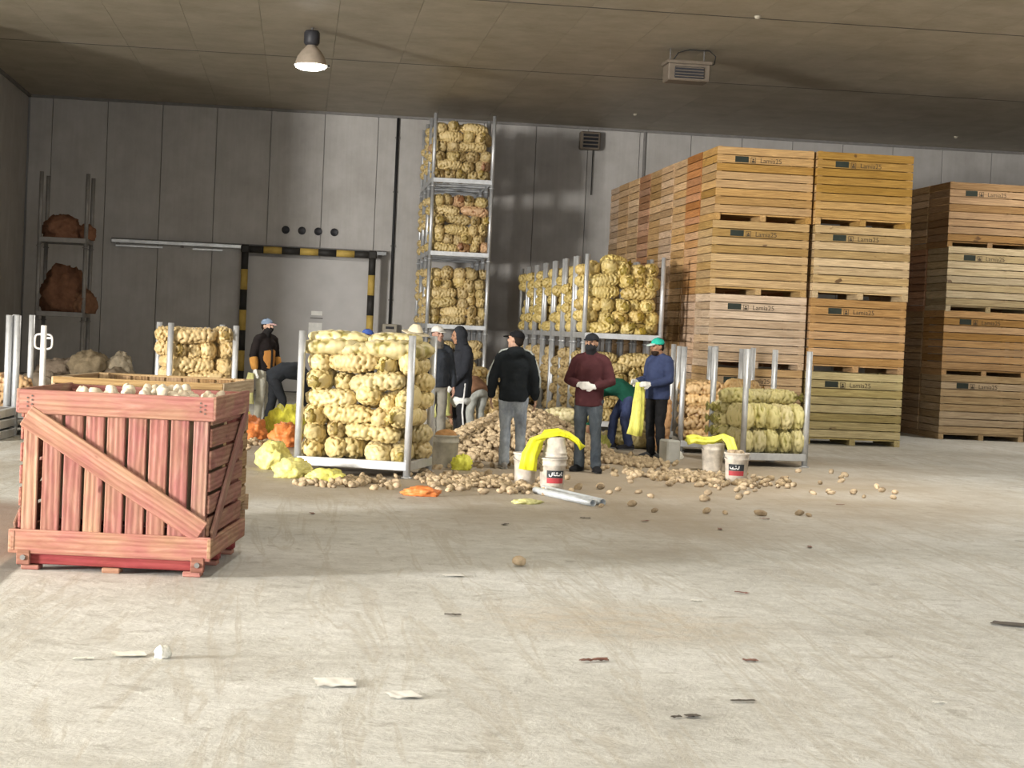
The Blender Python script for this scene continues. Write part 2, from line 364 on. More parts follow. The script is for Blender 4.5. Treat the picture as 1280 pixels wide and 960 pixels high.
# sliding cold-store door with its striped guard frame
dr = mk('door_1', box(2.95, .10, 3.2, .012), 'door_skin', None, (.20, YB - .16, 1.62)); tag(dr, kind='structure')
for i, (sx, sz, px, pz, mt) in enumerate([(.26, .10, .24, .30, 'paper'), (.30, .03, .24, .18, 'wall_dark'), (.32, .30, .22, -.08, 'paper')]):
    mk('notice', box(sx, .012, sz), mt, dr, (px, -.056, pz))
mk('door_handle', box(.05, .07, .45, .01), 'dull_steel', dr, (1.36, -.08, -.4))
gf = thing('guard_frame', 'black and yellow striped guard frame around the cold store door', 'guard frame', (.2, YB - .55, 0))
seg = [('hazard_black', 'hazard_yellow')[i % 2] for i in range(7)]
for sx in (-1.5, 1.5):
    for i in range(7):
        mk('stripe', cyl(.085, 3.36 / 7, 14), seg[i], gf, (sx, 0, 3.36 / 7 * (i + .5)))
for i in range(7):
    mk('stripe', cyl(.085, 3.0 / 7, 14), seg[i], gf, (-1.5 + 3.0 / 7 * (i + .5), 0, 3.36), (0, PI / 2, 0))
for sx in (-1.5, 1.5): mk('joint', box(.2, .2, .2, .03), 'hazard_black', gf, (sx, 0, 3.36))
rl = thing('door_rail', 'long steel sliding rail above the cold store door', 'rail', (-1.2, YB - .09, 3.42))
mk('track', box(6.5, .14, .09, .01), 'galvanised', rl); mk('track_hood', box(6.5, .16, .02), 'dull_steel', rl, (0, 0, .06))
for i, xx in enumerate((-3.1, -1.6, 0, 1.6, 3.1)): mk('bracket', box(.07, .15, .14), 'dull_steel', rl, (xx, .01, -.02))
for xx, ln in ((-2.6, 1.1), (-1.0, .7)): mk('seal_strip', box(ln, .05, .04), 'galvanised', rl, (xx, 0, -.11))
for i in range(4):
    o = mk('vent_hole', lathe([(.0, .004), (.075, .004), (.085, .014), (.095, .012), (.095, -.03)], 20), 'black_plastic', None, (-.38 + i * .387, YB - .012, 3.88), (PI / 2, 0, 0))
    tag(o, 'round black vent hole in the row of four above the door', 'vent hole', 'vent holes above the door')
cd = thing('conduit', 'dark vertical cable conduit down the back wall beside the tall sack tower', 'conduit', (2.2, YB - .04, 1.72))
mk('pipe', cyl(.035, 4.98, 10), 'cable_black', cd, (0, 0, 2.49))
for zz in (.6, 1.9, 3.2, 4.5): mk('clip', box(.11, .05, .04), 'dull_steel', cd, (0, .01, zz))
eb = thing('control_box', 'grey electrical control box at the bottom of the wall conduit', 'control box', (2.2, YB - .12, 1.33))
mk('housing', box(.36, .2, .62, .02), 'unit_pale', eb, (0, 0, .1)); mk('display', box(.2, .02, .06), 'black_plastic', eb, (0, -.105, .32))
for xx, zz in ((-.08, .12), (.08, .12), (-.08, -.04), (.08, -.04)): mk('button', cyl(.028, .03, 10), 'black_plastic', eb, (xx, -.11, zz), (PI / 2, 0, 0))
cb = thing('wall_cooler', 'dark louvred extractor high on the back wall between tower and crates', 'vent', (6.86, YB - .13, 6.2))
mk('housing', box(.5, .25, .44, .03), 'unit_brown', cb, (0, 0, .2))
for i in range(4): mk('louvre', box(.36, .04, .05), 'black_plastic', cb, (0, -.14, .06 + i * .09), (.5, 0, 0))
mk('drain_cable', cyl(.012, 1.1, 6), 'cable_black', cb, (.1, .08, -.55))
cu = thing('ceiling_cooler', 'brown box unit hanging under the ceiling above the crates', 'cooling unit', (6.55, 31.7, HC))
mk('body', box(.74, .5, .30, .02), 'unit_brown', cu, (0, 0, -.42)); mk('top_flange', box(.8, .54, .06, .01), 'unit_brown', cu, (0, 0, -.25)); mk('grille', box(.52, .03, .2, .01), 'black_plastic', cu, (0, -.255, -.43))
for i in range(4): mk('louvre', box(.5, .03, .012), 'unit_brown', cu, (0, -.275, -.5 + i * .05))
for sx in (-.3, .3): mk('hanger', cyl(.012, .26, 6), 'dull_steel', cu, (sx, 0, -.12))
mk('cable', tube([(-.3, -.2, -.25), (-.2, -.2, -.09), (0, -.2, -.03), (.35, -.2, -.03), (.46, -.2, -.12), (.44, -.2, -.26), (.36, -.2, -.28)], .01, 6), 'cable_black', cu)
for i, (xx, yy, lb) in enumerate([(7.36, 35.6, 'small white sensor on the ceiling behind the cooling unit'), (7.4, 41.3, 'small white sensor on the ceiling near the back wall'), (6.86, 28.0, 'small white sensor on the ceiling at the near panel joint'), (15.2, 42, 'small white sensor on the ceiling above the far right crates')]):
    o = mk('ceiling_sensor', lathe([(.0, -.07), (.05, -.065), (.07, -.03), (.08, 0)], 14), 'unit_pale', None, (xx, yy, HC), (0, 0, 0), None, (.7, .7, .7)); tag(o, lb, 'sensor', 'ceiling sensors')

LAMPN = 0
def lamp(x, y, label, power):
    t_ = thing('high_bay_lamp', label, 'lamp', (x, y, HC), 0, 'high bay lamps')
    mk('hook', cyl(.02, .1, 8), 'dull_steel', t_, (0, 0, -.05)); mk('ballast', lathe([(.0, -.05), (.11, -.05), (.135, -.09), (.135, -.26), (.11, -.3), (.0, -.3)], 20), 'black_plastic', t_)
    mk('reflector', lathe([(.07, -.29), (.1, -.33), (.17, -.40), (.235, -.50), (.27, -.62), (.285, -.66), (.275, -.66), (.225, -.5), (.16, -.41), (.06, -.33)], 28), 'reflector', t_)
    mk('lens', lathe([(.278, -.640), (.25, -.685), (.17, -.715), (.0, -.73)], 28), 'lamp_glow', t_); mk('latch', box(.05, .02, .05, .004), 'dull_steel', t_, (.30, 0, -.64))
    d = bpy.data.lights.new('lamp_light', 'AREA'); d.shape = 'DISK'; d.size = .5; d.energy = power; d.color = (1, .95, .85)
    o = bpy.data.objects.new('lamp_light', d); COL.objects.link(o); o.parent = t_; o.location = (0, 0, -.745)
lamp(0.04, 31.9, 'lit high bay lamp hanging left of the sack tower', 110)
lamp(13.95, 31.9, 'lit high bay lamp at the right edge above the far crates', 110)
for lx, ly, lp, lw in ((6.9, 21.2, 240, 'above the potato heap'), (-7.0, 21.2, 80, 'above the left racks'), (0.04, 10.5, 60, 'above the pink crate'), (13.95, 10.5, 120, 'at right of the open floor'), (6.9, 0.0, 90, 'near the front door'), (-7.0, 0.0, 60, 'near the side door')):
    lamp(lx, ly, 'lit high bay lamp out of the picture, ' + lw, lp)

# ------------------------------------------------------------------ timber potato crates
CW, CD, CH = 1.70, 1.18, 1.262
tx = bpy.data.curves.new('txt', 'FONT'); tx.body = 'Lamia25'; tx.size = .115; tx.extrude = .001
to = bpy.data.objects.new('txt', tx); TMP.collection.objects.link(to); TMP.view_layers[0].update()
TXT = bpy.data.meshes.new_from_object(to.evaluated_get(TMP.view_layers[0].depsgraph)); bpy.data.objects.remove(to)
TXT.transform(Matrix.Rotation(PI / 2, 4, 'X'))
# little stamped emblem: a potato clamp inside a frame
bm = bmesh.new()
for (cx, cz, sx, sz) in ((0, .045, .09, .008), (0, -.045, .09, .008), (-.041, 0, .008, .09), (.041, 0, .008, .09), (0, -.02, .05, .03), (0, .014, .03, .022)):
    bmesh.ops.create_cube(bm, size=1, matrix=Matrix.Translation((cx, 0, cz)) @ Matrix.Diagonal((sx, .002, sz, 1)))
EMB = bm_mesh(bm, False)
def tint(c, r, a=.1): k = .84 * (1 + r.uniform(-a, a)); return tuple(max(0, ch * k) for ch in c)
def crate(x, y, z, color, label, group, full, seed, right=False):
    """Slatted box: x is the left face, y the front face."""
    r = random.Random(seed)
    jx, jy, jr = r.uniform(-.012, .012), r.uniform(-.012, .012), r.uniform(-.004, .004)
    t_ = thing('potato_crate', label, 'crate', (x + CW / 2 + jx, y + CD / 2 + jy, z), jr, group)
    SH = .1275; pit = .1425; z0 = .12
    for k in range(8):
        zz = z0 + pit * (k + .5) - .002
        c1 = tint(color, r, .08)
        if full:
            mk('slat', box(CW, .022, SH, .003), 'wood', t_, (0, -CD / 2 + .011, zz), color=tint(color, r, .12))
            mk('slat', box(CW - .05, .022, SH, .003), 'wood', t_, (0, CD / 2 - .011, zz), color=c1)
        mk('slat', box(CD - .05, .022, SH), 'wood', t_, (-CW / 2 + .011, 0, zz), (0, 0, PI / 2), color=tint(color, r, .22))
        if full: mk('slat', box(CD - .05, .022, SH), 'wood', t_, (CW / 2 - .011, 0, zz), (0, 0, PI / 2), color=c1)
    for sx in (-1, 1):
        for sy in (-1, 1):
            if not full and sx > 0: continue
            mk('corner_post', box(1.14, .07, .07), 'wood', t_, (sx * (CW / 2 - .058), sy * (CD / 2 - .058), .12 + .57), (0, PI / 2, 0), color=tint(color, r, .1))
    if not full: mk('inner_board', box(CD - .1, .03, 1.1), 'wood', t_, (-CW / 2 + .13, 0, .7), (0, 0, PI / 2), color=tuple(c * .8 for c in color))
    mk('deck', box(CW - .05, CD - .05, .025), 'wood', t_, (0, 0, .105), color=color)
    for sx in (-1, 0, 1):
        mk('foot', box(CD, .10, .115), 'wood', t_, (sx * (CW / 2 - .05), 0, .0575), (0, 0, PI / 2), color=tint(color, r, .1))
    if full:
        zz = z0 + pit * 6.5; yy = -CD / 2 - .002
        mk('stencil_panel', box(.235, .003, .105), 'stencil_green', t_, (-.42, yy, zz)); mk('emblem', EMB, 'ink', t_, (-.22, yy, zz - .01)); mk('lettering', TXT, 'ink', t_, (-.10, yy, zz - .045))
    return t_
Y0 = 31.0; X0 = 7.0
gold, tan, pale, orange, green, grey, brown = (.60, .37, .15), (.62, .42, .21), (.64, .52, .37), (.60, .33, .12), (.62, .53, .27), (.56, .47, .33), (.50, .27, .12)
GF = 'front crates with printed ends'
lev = ['bottom', 'second from bottom', 'third from bottom', 'top']
for k, c in enumerate([(.56, .40, .23), (.66, .52, .38), (.60, .42, .20), (.62, .40, .17)]):
    crate(X0, Y0, k * CH, c, lev[k] + ' crate of the left front stack, behind the blue-grey sack racks', GF, True, 100 + k)
for k, c in enumerate([(.66, .57, .30), (.58, .37, .18), (.66, .50, .28), (.62, .40, .15)]):
    crate(X0 + CW + .065, Y0 - .1, k * CH, c, lev[k] + ' crate of the middle stack, right of the tallest corner stack', GF, True, 200 + k)
for k, c in enumerate([(.58, .45, .29), (.56, .35, .16), (.62, .52, .34), (.44, .28, .14)]):
    crate(12.35, 34.25, k * 1.235, c, lev[k] + ' crate of the far right stack beyond the dark aisle', GF, True, 300 + k)
for k in range(4):
    crate(12.35 + CW + .05, 34.2, k * 1.235, (.55, .38, .2), lev[k] + ' crate of the stack at the extreme right edge', 'crates at the right edge', True, 340 + k)
ORD = ['first', 'second', 'third', 'fourth', 'fifth', 'sixth', 'seventh', 'eighth', 'ninth']
rr = random.Random(8)
pal = [(.66, .40, .20), (.68, .46, .24), (.66, .50, .36), (.62, .42, .22), (.52, .30, .18), (.62, .44, .26), (.60, .42, .25), (.50, .36, .22)]
for i in range(8):
    for k in range(4):
        c = pal[i] if rr.random() < .6 else rr.choice(pal)
        if i == 0: c = [(.62, .48, .36), (.66, .48, .34), (.66, .40, .20), (.55, .27, .12)][k]
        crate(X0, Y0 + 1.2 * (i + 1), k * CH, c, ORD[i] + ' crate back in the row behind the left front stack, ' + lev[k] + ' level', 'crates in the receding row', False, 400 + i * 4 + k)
for i in range(3):
    for k in range(4):
        crate(12.35, 34.25 + 1.22 * (i + 1), k * 1.235, rr.choice(pal), ORD[i] + ' shaded crate back along the dark aisle at right, ' + lev[k] + ' level', 'crates along the dark aisle', False, 500 + i * 4 + k)

# ------------------------------------------------------------------ the red stained crate close by
rc = thing('stained_crate', 'pink stained wooden crate with diagonal brace holding pale potatoes in the foreground', 'crate', (-1.08, 13.08, 0), math.radians(-7.5))
W, D, H = 1.28, 1.36, 1.20
def sw(name, l, wd, th, loc, rot, c=(1, 1, 1), parent=rc, bev=.006): return mk(name, box(l, th, wd, bev), 'stained_wood', parent, loc, rot, c)
rs = random.Random(3)
V_ = (0, PI / 2, 0)
yf = -D / 2
bw = .142; pitch = W / 8.5
for i in range(9):      # front and back boards, standing
    xx = -W / 2 + .075 + i * (W - .15) / 8
    if i == 0 or i == 8: wd = .10
    else: wd = .121
    tone = rs.choice([(1, 1, 1), (1.1, 1.02, .95), (1, .86, .84), (1.08, 1.0, .92), (.95, .8, .8)])
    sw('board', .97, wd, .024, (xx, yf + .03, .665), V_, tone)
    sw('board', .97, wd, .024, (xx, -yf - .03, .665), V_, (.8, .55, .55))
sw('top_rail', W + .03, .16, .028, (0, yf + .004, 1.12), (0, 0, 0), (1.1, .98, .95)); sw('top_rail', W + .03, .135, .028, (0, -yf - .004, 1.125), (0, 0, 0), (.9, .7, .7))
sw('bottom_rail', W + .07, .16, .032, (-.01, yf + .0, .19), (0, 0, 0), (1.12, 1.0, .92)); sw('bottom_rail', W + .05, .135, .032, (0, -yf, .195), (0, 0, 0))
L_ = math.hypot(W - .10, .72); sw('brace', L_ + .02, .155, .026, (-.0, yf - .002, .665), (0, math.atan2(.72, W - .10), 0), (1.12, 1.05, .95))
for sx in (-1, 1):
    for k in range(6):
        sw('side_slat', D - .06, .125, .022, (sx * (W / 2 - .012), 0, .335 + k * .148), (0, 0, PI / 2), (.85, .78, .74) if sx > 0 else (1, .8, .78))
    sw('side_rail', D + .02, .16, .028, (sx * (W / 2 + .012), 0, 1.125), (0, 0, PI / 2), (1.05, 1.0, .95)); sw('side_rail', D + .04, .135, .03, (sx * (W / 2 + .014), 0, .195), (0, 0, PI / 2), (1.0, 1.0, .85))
    a_ = math.atan2(.80, D - .1)
    sw('side_brace', math.hypot(.80, D - .1), .11, .022, (sx * (W / 2 + .018), 0, .66), (0, -a_, PI / 2), (.8, .8, .8))
    for sy in (-1, 1): sw('corner_post', 1.0, .08, .08, (sx * (W / 2 - .07), sy * (D / 2 - .085), .66), V_, (.9, .6, .6))
sw('deck', W - .05, D - .05, .03, (0, 0, .15), (PI / 2, 0, 0), (.7, .4, .4))
for sy in (-1, 0, 1):
    sw('base_beam', W - .06, .09, .09, (0, sy * (D / 2 - .06), .085), (0, 0, 0), (.75, .26, .32))
    for sx in (-1, 0, 1): sw('foot', .12, .035, .11, (sx * (W / 2 - .1), sy * (D / 2 - .06), .018), (0, 0, 0), (1.1, 1.0, .95))
for sx in (-1, 1):
    b_ = sw('end_block', .09, .1, .03, (sx * (W / 2 - .06), yf - .018 + .01, .085), (0, 0, 0), (.75, .6, .55)); mk('bolt', cyl(.018, .012, 10), 'dull_steel', b_, (0, -.02, 0), (PI / 2, 0, 0))
    for k in range(6): mk('nail', cyl(.006, .006, 6), 'dark_litter', rc, (sx * (W / 2 - .05 - .03 * (k % 2)), yf - .012, 1.09 + .014 * k), (PI / 2, 0, 0))
fm = mk('potato_bed', box(W - .26, D - .26, .74), 'soil', rc, (0, 0, .71)); tag(fm)

# the older crate standing behind it
bc = thing('old_crate', 'weathered brown wooden crate standing right behind the pink stained crate', 'crate', (-1.10, 15.0, 0), math.radians(-8))
for i in range(9):
    xx = -W / 2 + .075 + i * (W - .15) / 8
    mk('board', box(1.02, .024, .125, .004), 'wood', bc, (xx, yf + .03, .70), V_, (.26, .17, .09)); mk('board', box(1.02, .024, .125, .004), 'wood', bc, (xx, -yf - .03, .70), V_, (.33, .22, .12))
for sx in (-1, 1):
    for k in range(7): mk('side_slat', box(D - .06, .022, .125, .004), 'wood', bc, (sx * (W / 2 - .012), 0, .27 + k * .148), (0, 0, PI / 2), (.38, .27, .16))
    mk('side_rail', box(D + .02, .03, .11, .004), 'wood', bc, (sx * (W / 2 + .012), 0, 1.17), (0, 0, PI / 2), (.50, .40, .28))
    for sy in (-1, 1): mk('corner_post', box(1.05, .08, .08, .004), 'wood', bc, (sx * (W / 2 - .07), sy * (D / 2 - .085), .70), V_, (.52, .4, .26))
for sy in (-1, 1): mk('top_rail', box(W + .03, .028, .05, .004), 'wood', bc, (0, sy * D / 2, 1.20), color=(.40, .29, .16)); mk('base_beam', box(W, .09, .1, .004), 'wood', bc, (0, sy * (D / 2 - .06), .08), color=(.3, .2, .12)); mk('bottom_rail', box(W + .04, .03, .13, .004), 'wood', bc, (0, sy * D / 2, .195), color=(.4, .28, .17))
mk('deck', box(W - .05, D - .05, .03), 'wood', bc, (0, 0, .15), color=(.3, .2, .12))
for sx in (-1, 0, 1): mk('foot', box(.11, D - .04, .035), 'wood', bc, (sx * (W / 2 - .1), 0, .0175), color=(.35, .25, .15))

# ------------------------------------------------------------------ potatoes
def potato_mesh(seed, sub=2, el_=1.35):
    r = random.Random(seed); bm = bmesh.new(); bmesh.ops.create_icosphere(bm, subdivisions=sub, radius=1)
    for v in bm.verts:
        n_ = noise.noise(v.co * 1.3 + Vector((seed * 3.1, 0, 0))); v.co *= 1 + .16 * n_
        v.co = Vector((v.co.x * el_ * r.uniform(.99, 1.01), v.co.y, v.co.z * .86)) * .036
    return bm_mesh(bm)
POT = [potato_mesh(i, 2, 1.3 + .16 * (i % 4)) for i in range(6)]
NP = [0]
def potato(x, y, z, s, label, group, mat='potato', flat=True):
    r = rng; o = mk('potato', POT[NP[0] % 6], mat, None, (x, y, z), (r.uniform(-.4, .4), r.uniform(-.4, .4), r.uniform(0, 6.28)) if flat else (r.uniform(0, 6), r.uniform(0, 6), r.uniform(0, 6)), None, (s, s, s))
    NP[0] += 1; return tag(o, label, 'potato', group)
cs_, sn_ = math.cos(math.radians(-7.5)), math.sin(math.radians(-7.5))
for i in range(45):     # top layer in the stained crate
    lx = rng.uniform(-.42, .56); ly = rng.uniform(-.58, .4)
    lz = 1.105 + .075 * math.exp(-((lx - .12) / .55) ** 2) + rng.uniform(-.01, .02)
    potato(-1.08 + lx * cs_ - ly * sn_, 13.08 + lx * sn_ + ly * cs_, lz, rng.uniform(.95, 1.25), 'pale potato in the heap filling the pink stained crate', 'potatoes in the stained crate', 'pale_potato', False)
zones = [(0.1, 1.2, 19.2, 20.5, 36, 'small potato spilled on the floor before the central sack rack', 'potatoes before the central rack'),
         (1.35, 3.0, 19.1, 21.6, 82, 'potato lying in the spill between the central rack and the paint pail', 'potatoes spilled by the paint pail'),
         (3.9, 6.0, 20.6, 23.2, 76, 'potato lying in the spill before the right hand sack racks', 'potatoes spilled by the right racks'),
         (3.0, 5.2, 17.6, 20.6, 26, 'stray potato on the bare floor in front of the right hand pails', 'stray potatoes in front'),
         (5.6, 7.3, 20.2, 24.2, 24, 'stray potato on the bare floor right of the right hand pails', 'stray potatoes on the right'),
         (-1.0, -.2, 24.0, 25.2, 10, 'small potato on the floor beside the orange net at left', 'potatoes by the orange net')]
for x0, x1, y0, y1, n_, lb, gp in zones:
    for i in range(n_):
        u = rng.betavariate(1.6, 1.6) if n_ > 30 else rng.random(); v_ = rng.betavariate(1.5, 1.5) if n_ > 30 else rng.random()
        s = rng.uniform(.62, 1.15); potato(x0 + (x1 - x0) * u, y0 + (y1 - y0) * v_, .028 * s, s, lb, gp)
o = potato(1.69, 13.4, .042, 1.25, 'single potato lying alone on the open foreground floor', 'lone potato')
# mound: far past counting
def mass(name, pts, label, mat='potato_mass', seed=1):
    base = potato_mesh(9, 1, 1.55); bv = np.array([v.co[:] for v in base.vertices]); bf = np.array([p.vertices[:] for p in base.polygons]); r = np.random.default_rng(seed)
    V, Fc = [], []
    for i, (x, y, z) in enumerate(pts):
        a, b, c = r.uniform(0, 6.28, 3); e = np.array(Matrix.Rotation(a, 3, 'Z') @ Matrix.Rotation(b * .3, 3, 'X') @ Matrix.Rotation(c * .3, 3, 'Y')); s = r.uniform(.75, 1.35)
        V.append(bv @ e.T * s + (x, y, z)); Fc.append(bf + len(bv) * i)
    V = np.concatenate(V); Fc = np.concatenate(Fc); o = mk(name, frompy(name, V.tolist(), Fc.tolist()), mat); tag(o, label, 'potatoes', None, 'stuff'); return o
r2 = np.random.default_rng(4); pts = []
MC = (3.15, 25.3); MR = (1.35, 1.5)
def mh(x, y):
    d = math.hypot((x - MC[0]) / MR[0], (y - MC[1]) / MR[1]); return .66 * max(0, 1 - d ** 1.2) if d < 1 else 0
for i in range(2200):
    a = r2.uniform(0, 2 * PI); d = math.sqrt(r2.random()) * 1.04; x = MC[0] + MR[0] * d * math.cos(a); y = MC[1] + MR[1] * d * math.sin(a)
    pts.append((x, y, mh(x, y) + .02 + r2.uniform(-.01, .03)))
mass('potato_mound', pts, 'large heap of unsorted potatoes behind the men in the middle')
vs_, fs_ = [], []; N_ = 20
for j in range(N_ + 1):
    for i in range(24):
        d = j / N_; a = 2 * PI * i / 24; x = MC[0] + MR[0] * d * math.cos(a); y = MC[1] + MR[1] * d * math.sin(a); vs_.append((x, y, mh(x, y) - .005))
for j in range(N_):
    for i in range(24): k = (i + 1) % 24; fs_.append((j * 24 + i, j * 24 + k, (j + 1) * 24 + k, (j + 1) * 24 + i))
mnd = mk('soil_heap', frompy('soil_heap', vs_, fs_), 'soil'); tag(mnd, 'brown earth and crumbs under the potato heap', 'soil', None, 'stuff')
pts = []
for cx, cy, sx, sy, n_ in [(2.1, 20.6, .75, 1.1, 150), (4.9, 22.2, .9, .9, 170), (.6, 19.9, .55, .6, 50), (4.6, 24.6, .5, 1.0, 160), (3.4, 23.3, .8, .5, 60), (-.55, 25.6, .35, .5, 40), (1.9, 23.0, .5, .6, 50)]:
    for i in range(n_): pts.append((cx + sx * r2.normal() * .5, cy + sy * r2.normal() * .5, .024))
mass('potato_scatter', pts, 'thin scatter of potatoes trodden over the sorting floor', seed=7)

# ------------------------------------------------------------------ net sacks
def sack_mesh(seed, Lx=.66, Wy=.285, Hz=.20, lump=.043, rad=.041, npt=190):
    r = np.random.default_rng(seed); nu, nv = 50, 44
    u = np.linspace(0.004, .996, nu); v = np.linspace(0, 2 * PI, nv, endpoint=False); UU, VV = np.meshgrid(u, v, indexing='ij')
    prof = np.clip(1 - np.abs(2 * UU - 1) ** 3.2, 0, 1) ** (1 / 2.2)
    ph = r.uniform(0, 6.28, 4); bend = .012 * np.sin(UU * 5 + ph[0])
    rw = prof * (1 + .06 * np.sin(UU * 7 + ph[1]) + .05 * np.sin(2 * VV + UU * 4 + ph[2]))
    cx = np.sign(np.cos(VV)) * np.abs(np.cos(VV)) ** .85; sx = np.sign(np.sin(VV)) * np.abs(np.sin(VV)) ** .85
    P = np.stack([(UU - .5) * Lx, rw * cx * Wy / 2 + bend, rw * sx * Hz / 2], -1).reshape(-1, 3)
    idx = []; cand = r.permutation(len(P))
    for i in cand:
        if len(idx) >= npt: break
        if all(np.sum((P[i] - P[j]) ** 2) > (.051) ** 2 for j in idx): idx.append(i)
    Q = P[idx]; sz = r.uniform(.85, 1.25, len(Q)) * rad
    d = np.sqrt(((P[:, None, :] - Q[None]) ** 2).sum(-1)) / sz[None]
    l = np.sqrt(np.clip(1 - (d.min(1)) ** 2, 0, 1))
    nrm = np.stack([np.zeros(len(P)), P[:, 1] / (Wy / 2) ** 2, P[:, 2] / (Hz / 2) ** 2], -1); nrm[:, 0] = (P[:, 0] / (Lx / 2)) ** 5 * 4
    nrm /= np.linalg.norm(nrm, axis=1, keepdims=True) + 1e-9
    P2 = P + nrm * (l * lump - lump * .5)[:, None]
    f = []
    for i in range(nu - 1):
        for k in range(nv): j = (k + 1) % nv; f.append((i * nv + k, i * nv + j, (i + 1) * nv + j, (i + 1) * nv + k))
    f.append(tuple(range(nv - 1, -1, -1))); f.append(tuple((nu - 1) * nv + k for k in range(nv)))
    f = [q[::-1] for q in f]
    me = frompy('sack', P2.tolist(), f); a = me.attributes.new('lump', 'FLOAT', 'POINT'); a.data.foreach_set('value', l.astype(np.float32)); return me
SACK = [sack_mesh(i) for i in range(7)]
SLACK = [sack_mesh(20 + i, .74, .33, .17, .024, .055, 70) for i in range(2)]
def neck_mesh(seed):
    r = random.Random(seed); v, f = [], []; n = 20; prof = [(.0, .075), (.03, .045), (.05, .022), (.065, .026), (.10, .050), (.125, .062)]; ph = r.uniform(0, 6)
    for j, (x, rad) in enumerate(prof):
        for i in range(n): a = 2 * PI * i / n; q = rad * (1 + (.12 + .05 * j) * math.sin(a * 5 + ph) * (.3 if j < 2 else 1)); v.append((x, q * math.cos(a), q * math.sin(a) * .8))
    for j in range(len(prof) - 1):
        for i in range(n): k = (i + 1) % n; f.append((j * n + i, j * n + k, (j + 1) * n + k, (j + 1) * n + i))
    f.append(tuple(range(n - 1, -1, -1)))
    c = len(v); v.append((.075, 0, 0))
    for i in range(n): k = (i + 1) % n; f.append((5 * n + i, 5 * n + k, c))
    me = frompy('neck', v, f); a = me.attributes.new('lump', 'FLOAT', 'POINT'); a.data.foreach_set('value', np.zeros(len(v), np.float32)); return me
NECK = [neck_mesh(i) for i in range(3)]
NS = [0]
ORD = ['first', 'second', 'third', 'fourth', 'fifth', 'sixth', 'seventh', 'eighth', 'ninth']
def sack(pos, yaw, color, label, group, neck=False, scale=(1, 1, 1), tilt=0.0, roll=0.0, slack=False):
    NS[0] += 1; r = rng
    o = mk('potato_sack', (SLACK if slack else SACK)[NS[0] % (2 if slack else 7)], 'net_sack', None, pos, (roll, tilt, yaw), color, scale); tag(o, label, 'sack', group)
    if neck: mk('tied_neck', NECK[NS[0] % 3], 'net_sack', o, (.315, 0, 0), (r.uniform(0, 6), 0, 0), color)
    return o
def sack_mass(name, items, label, color):
    V, Fc, Lm, off = [], [], [], 0
    data = []
    for me in SACK[:4]:
        v = np.array([q.co[:] for q in me.vertices]); l = np.zeros(len(v), np.float32); me.attributes['lump'].data.foreach_get('value', l); data.append((v, [p.vertices[:] for p in me.polygons], l))
    for i, (pos, yaw, sc) in enumerate(items):
        v, f, l = data[i % 4]; c, s = math.cos(yaw), math.sin(yaw); q = v * np.array(sc); q = np.stack([q[:, 0] * c - q[:, 1] * s, q[:, 0] * s + q[:, 1] * c, q[:, 2]], -1) + np.array(pos)
        V.append(q); Fc += [tuple(k + off for k in p) for p in f]; Lm.append(l); off += len(v)
    me = frompy(name, np.concatenate(V).tolist(), Fc); a = me.attributes.new('lump', 'FLOAT', 'POINT'); a.data.foreach_set('value', np.concatenate(Lm))
    return tag(mk(name, me, 'net_sack', None, color=color), label, 'sacks', None, 'stuff')
YEL = [(.74, .60, .20), (.70, .54, .18), (.76, .64, .26), (.66, .50, .20)]
def fill(cx, cy, rot, Wd, Dp, z0, nl, label, group, cols, seed, faces='front right', lh=.172, top_extra=0, necks=.5, red=0.0):
    """Layers of sacks in a rack: some end-on, some lengthwise, along the front and the sides one can see."""
    r = random.Random(seed); c, s = math.cos(rot), math.sin(rot)
    cnt = [0, 0]
    def put(lx, ly, z, yaw, sc=(1, 1, 1), neck=False, tilt=0, slack=False, how=None):
        col = r.choice(cols)
        if red and r.random() < red: col = (.55, .26, .16)
        lb = label + ', ' + ORD[cnt[0]] + ' layer up, ' + (how or (ORD[cnt[1]] + ' from left')); cnt[1] += 0 if how else 1
        sack((cx + lx * c - ly * s, cy + lx * s + ly * c, z), rot + yaw, col, lb, group, neck, sc, tilt, r.uniform(-.15, .15), slack)
    for k in range(nl):
        cnt[0] = k; cnt[1] = 0
        z = z0 + lh * (k + .5); x = -Wd / 2 + .02; end = Wd / 2 - .02
        while end - x > .16:
            rem = end - x; kind = 'long' if (rem > .60 and r.random() < .26) else 'end'
            if kind == 'end':
                w_ = min(r.uniform(.225, .275), rem) if rem < .36 or rem > .55 else rem / 2
                sc = (r.uniform(.9, 1.0), max(.7, w_ / .275) * .98, r.uniform(.98, 1.18) * lh / .19)
                put(x + w_ / 2, -Dp / 2 + .35 + r.uniform(-.06, .06), z + r.uniform(-.03, .03), -PI / 2 + r.uniform(-.28, .28), sc, r.random() < necks, r.uniform(-.16, .16)); x += w_
            else:
                w_ = .62 if rem > .9 else min(rem, .66)
                put(x + w_ / 2, -Dp / 2 + .17 + r.uniform(-.03, .05), z + r.uniform(-.025, .025), r.choice((0, PI)) + r.uniform(-.08, .08), (w_ / .68, 1.0, r.uniform(.9, 1.08) * lh / .19), False, r.uniform(-.16, .16))
                x += w_
        for side, on in ((1, 'right' in faces), (-1, 'left' in faces)):
            if on: put(side * (Wd / 2 - .17), Dp / 2 - .25, z, r.choice((0, PI)) + (0 if r.random() < .5 else PI / 2) + r.uniform(-.1, .1), (.75, 1.1, 1.05), how='rear ' + ('right' if side > 0 else 'left') + ' side')
    for i in range(top_extra):
        put(r.uniform(-Wd / 2 + .3, Wd / 2 - .3), r.uniform(-Dp / 2 + .2, Dp / 2 - .3), z0 + lh * (nl + .45), r.uniform(0, 3), (1, 1.05, .95), True, r.uniform(-.15, .15))

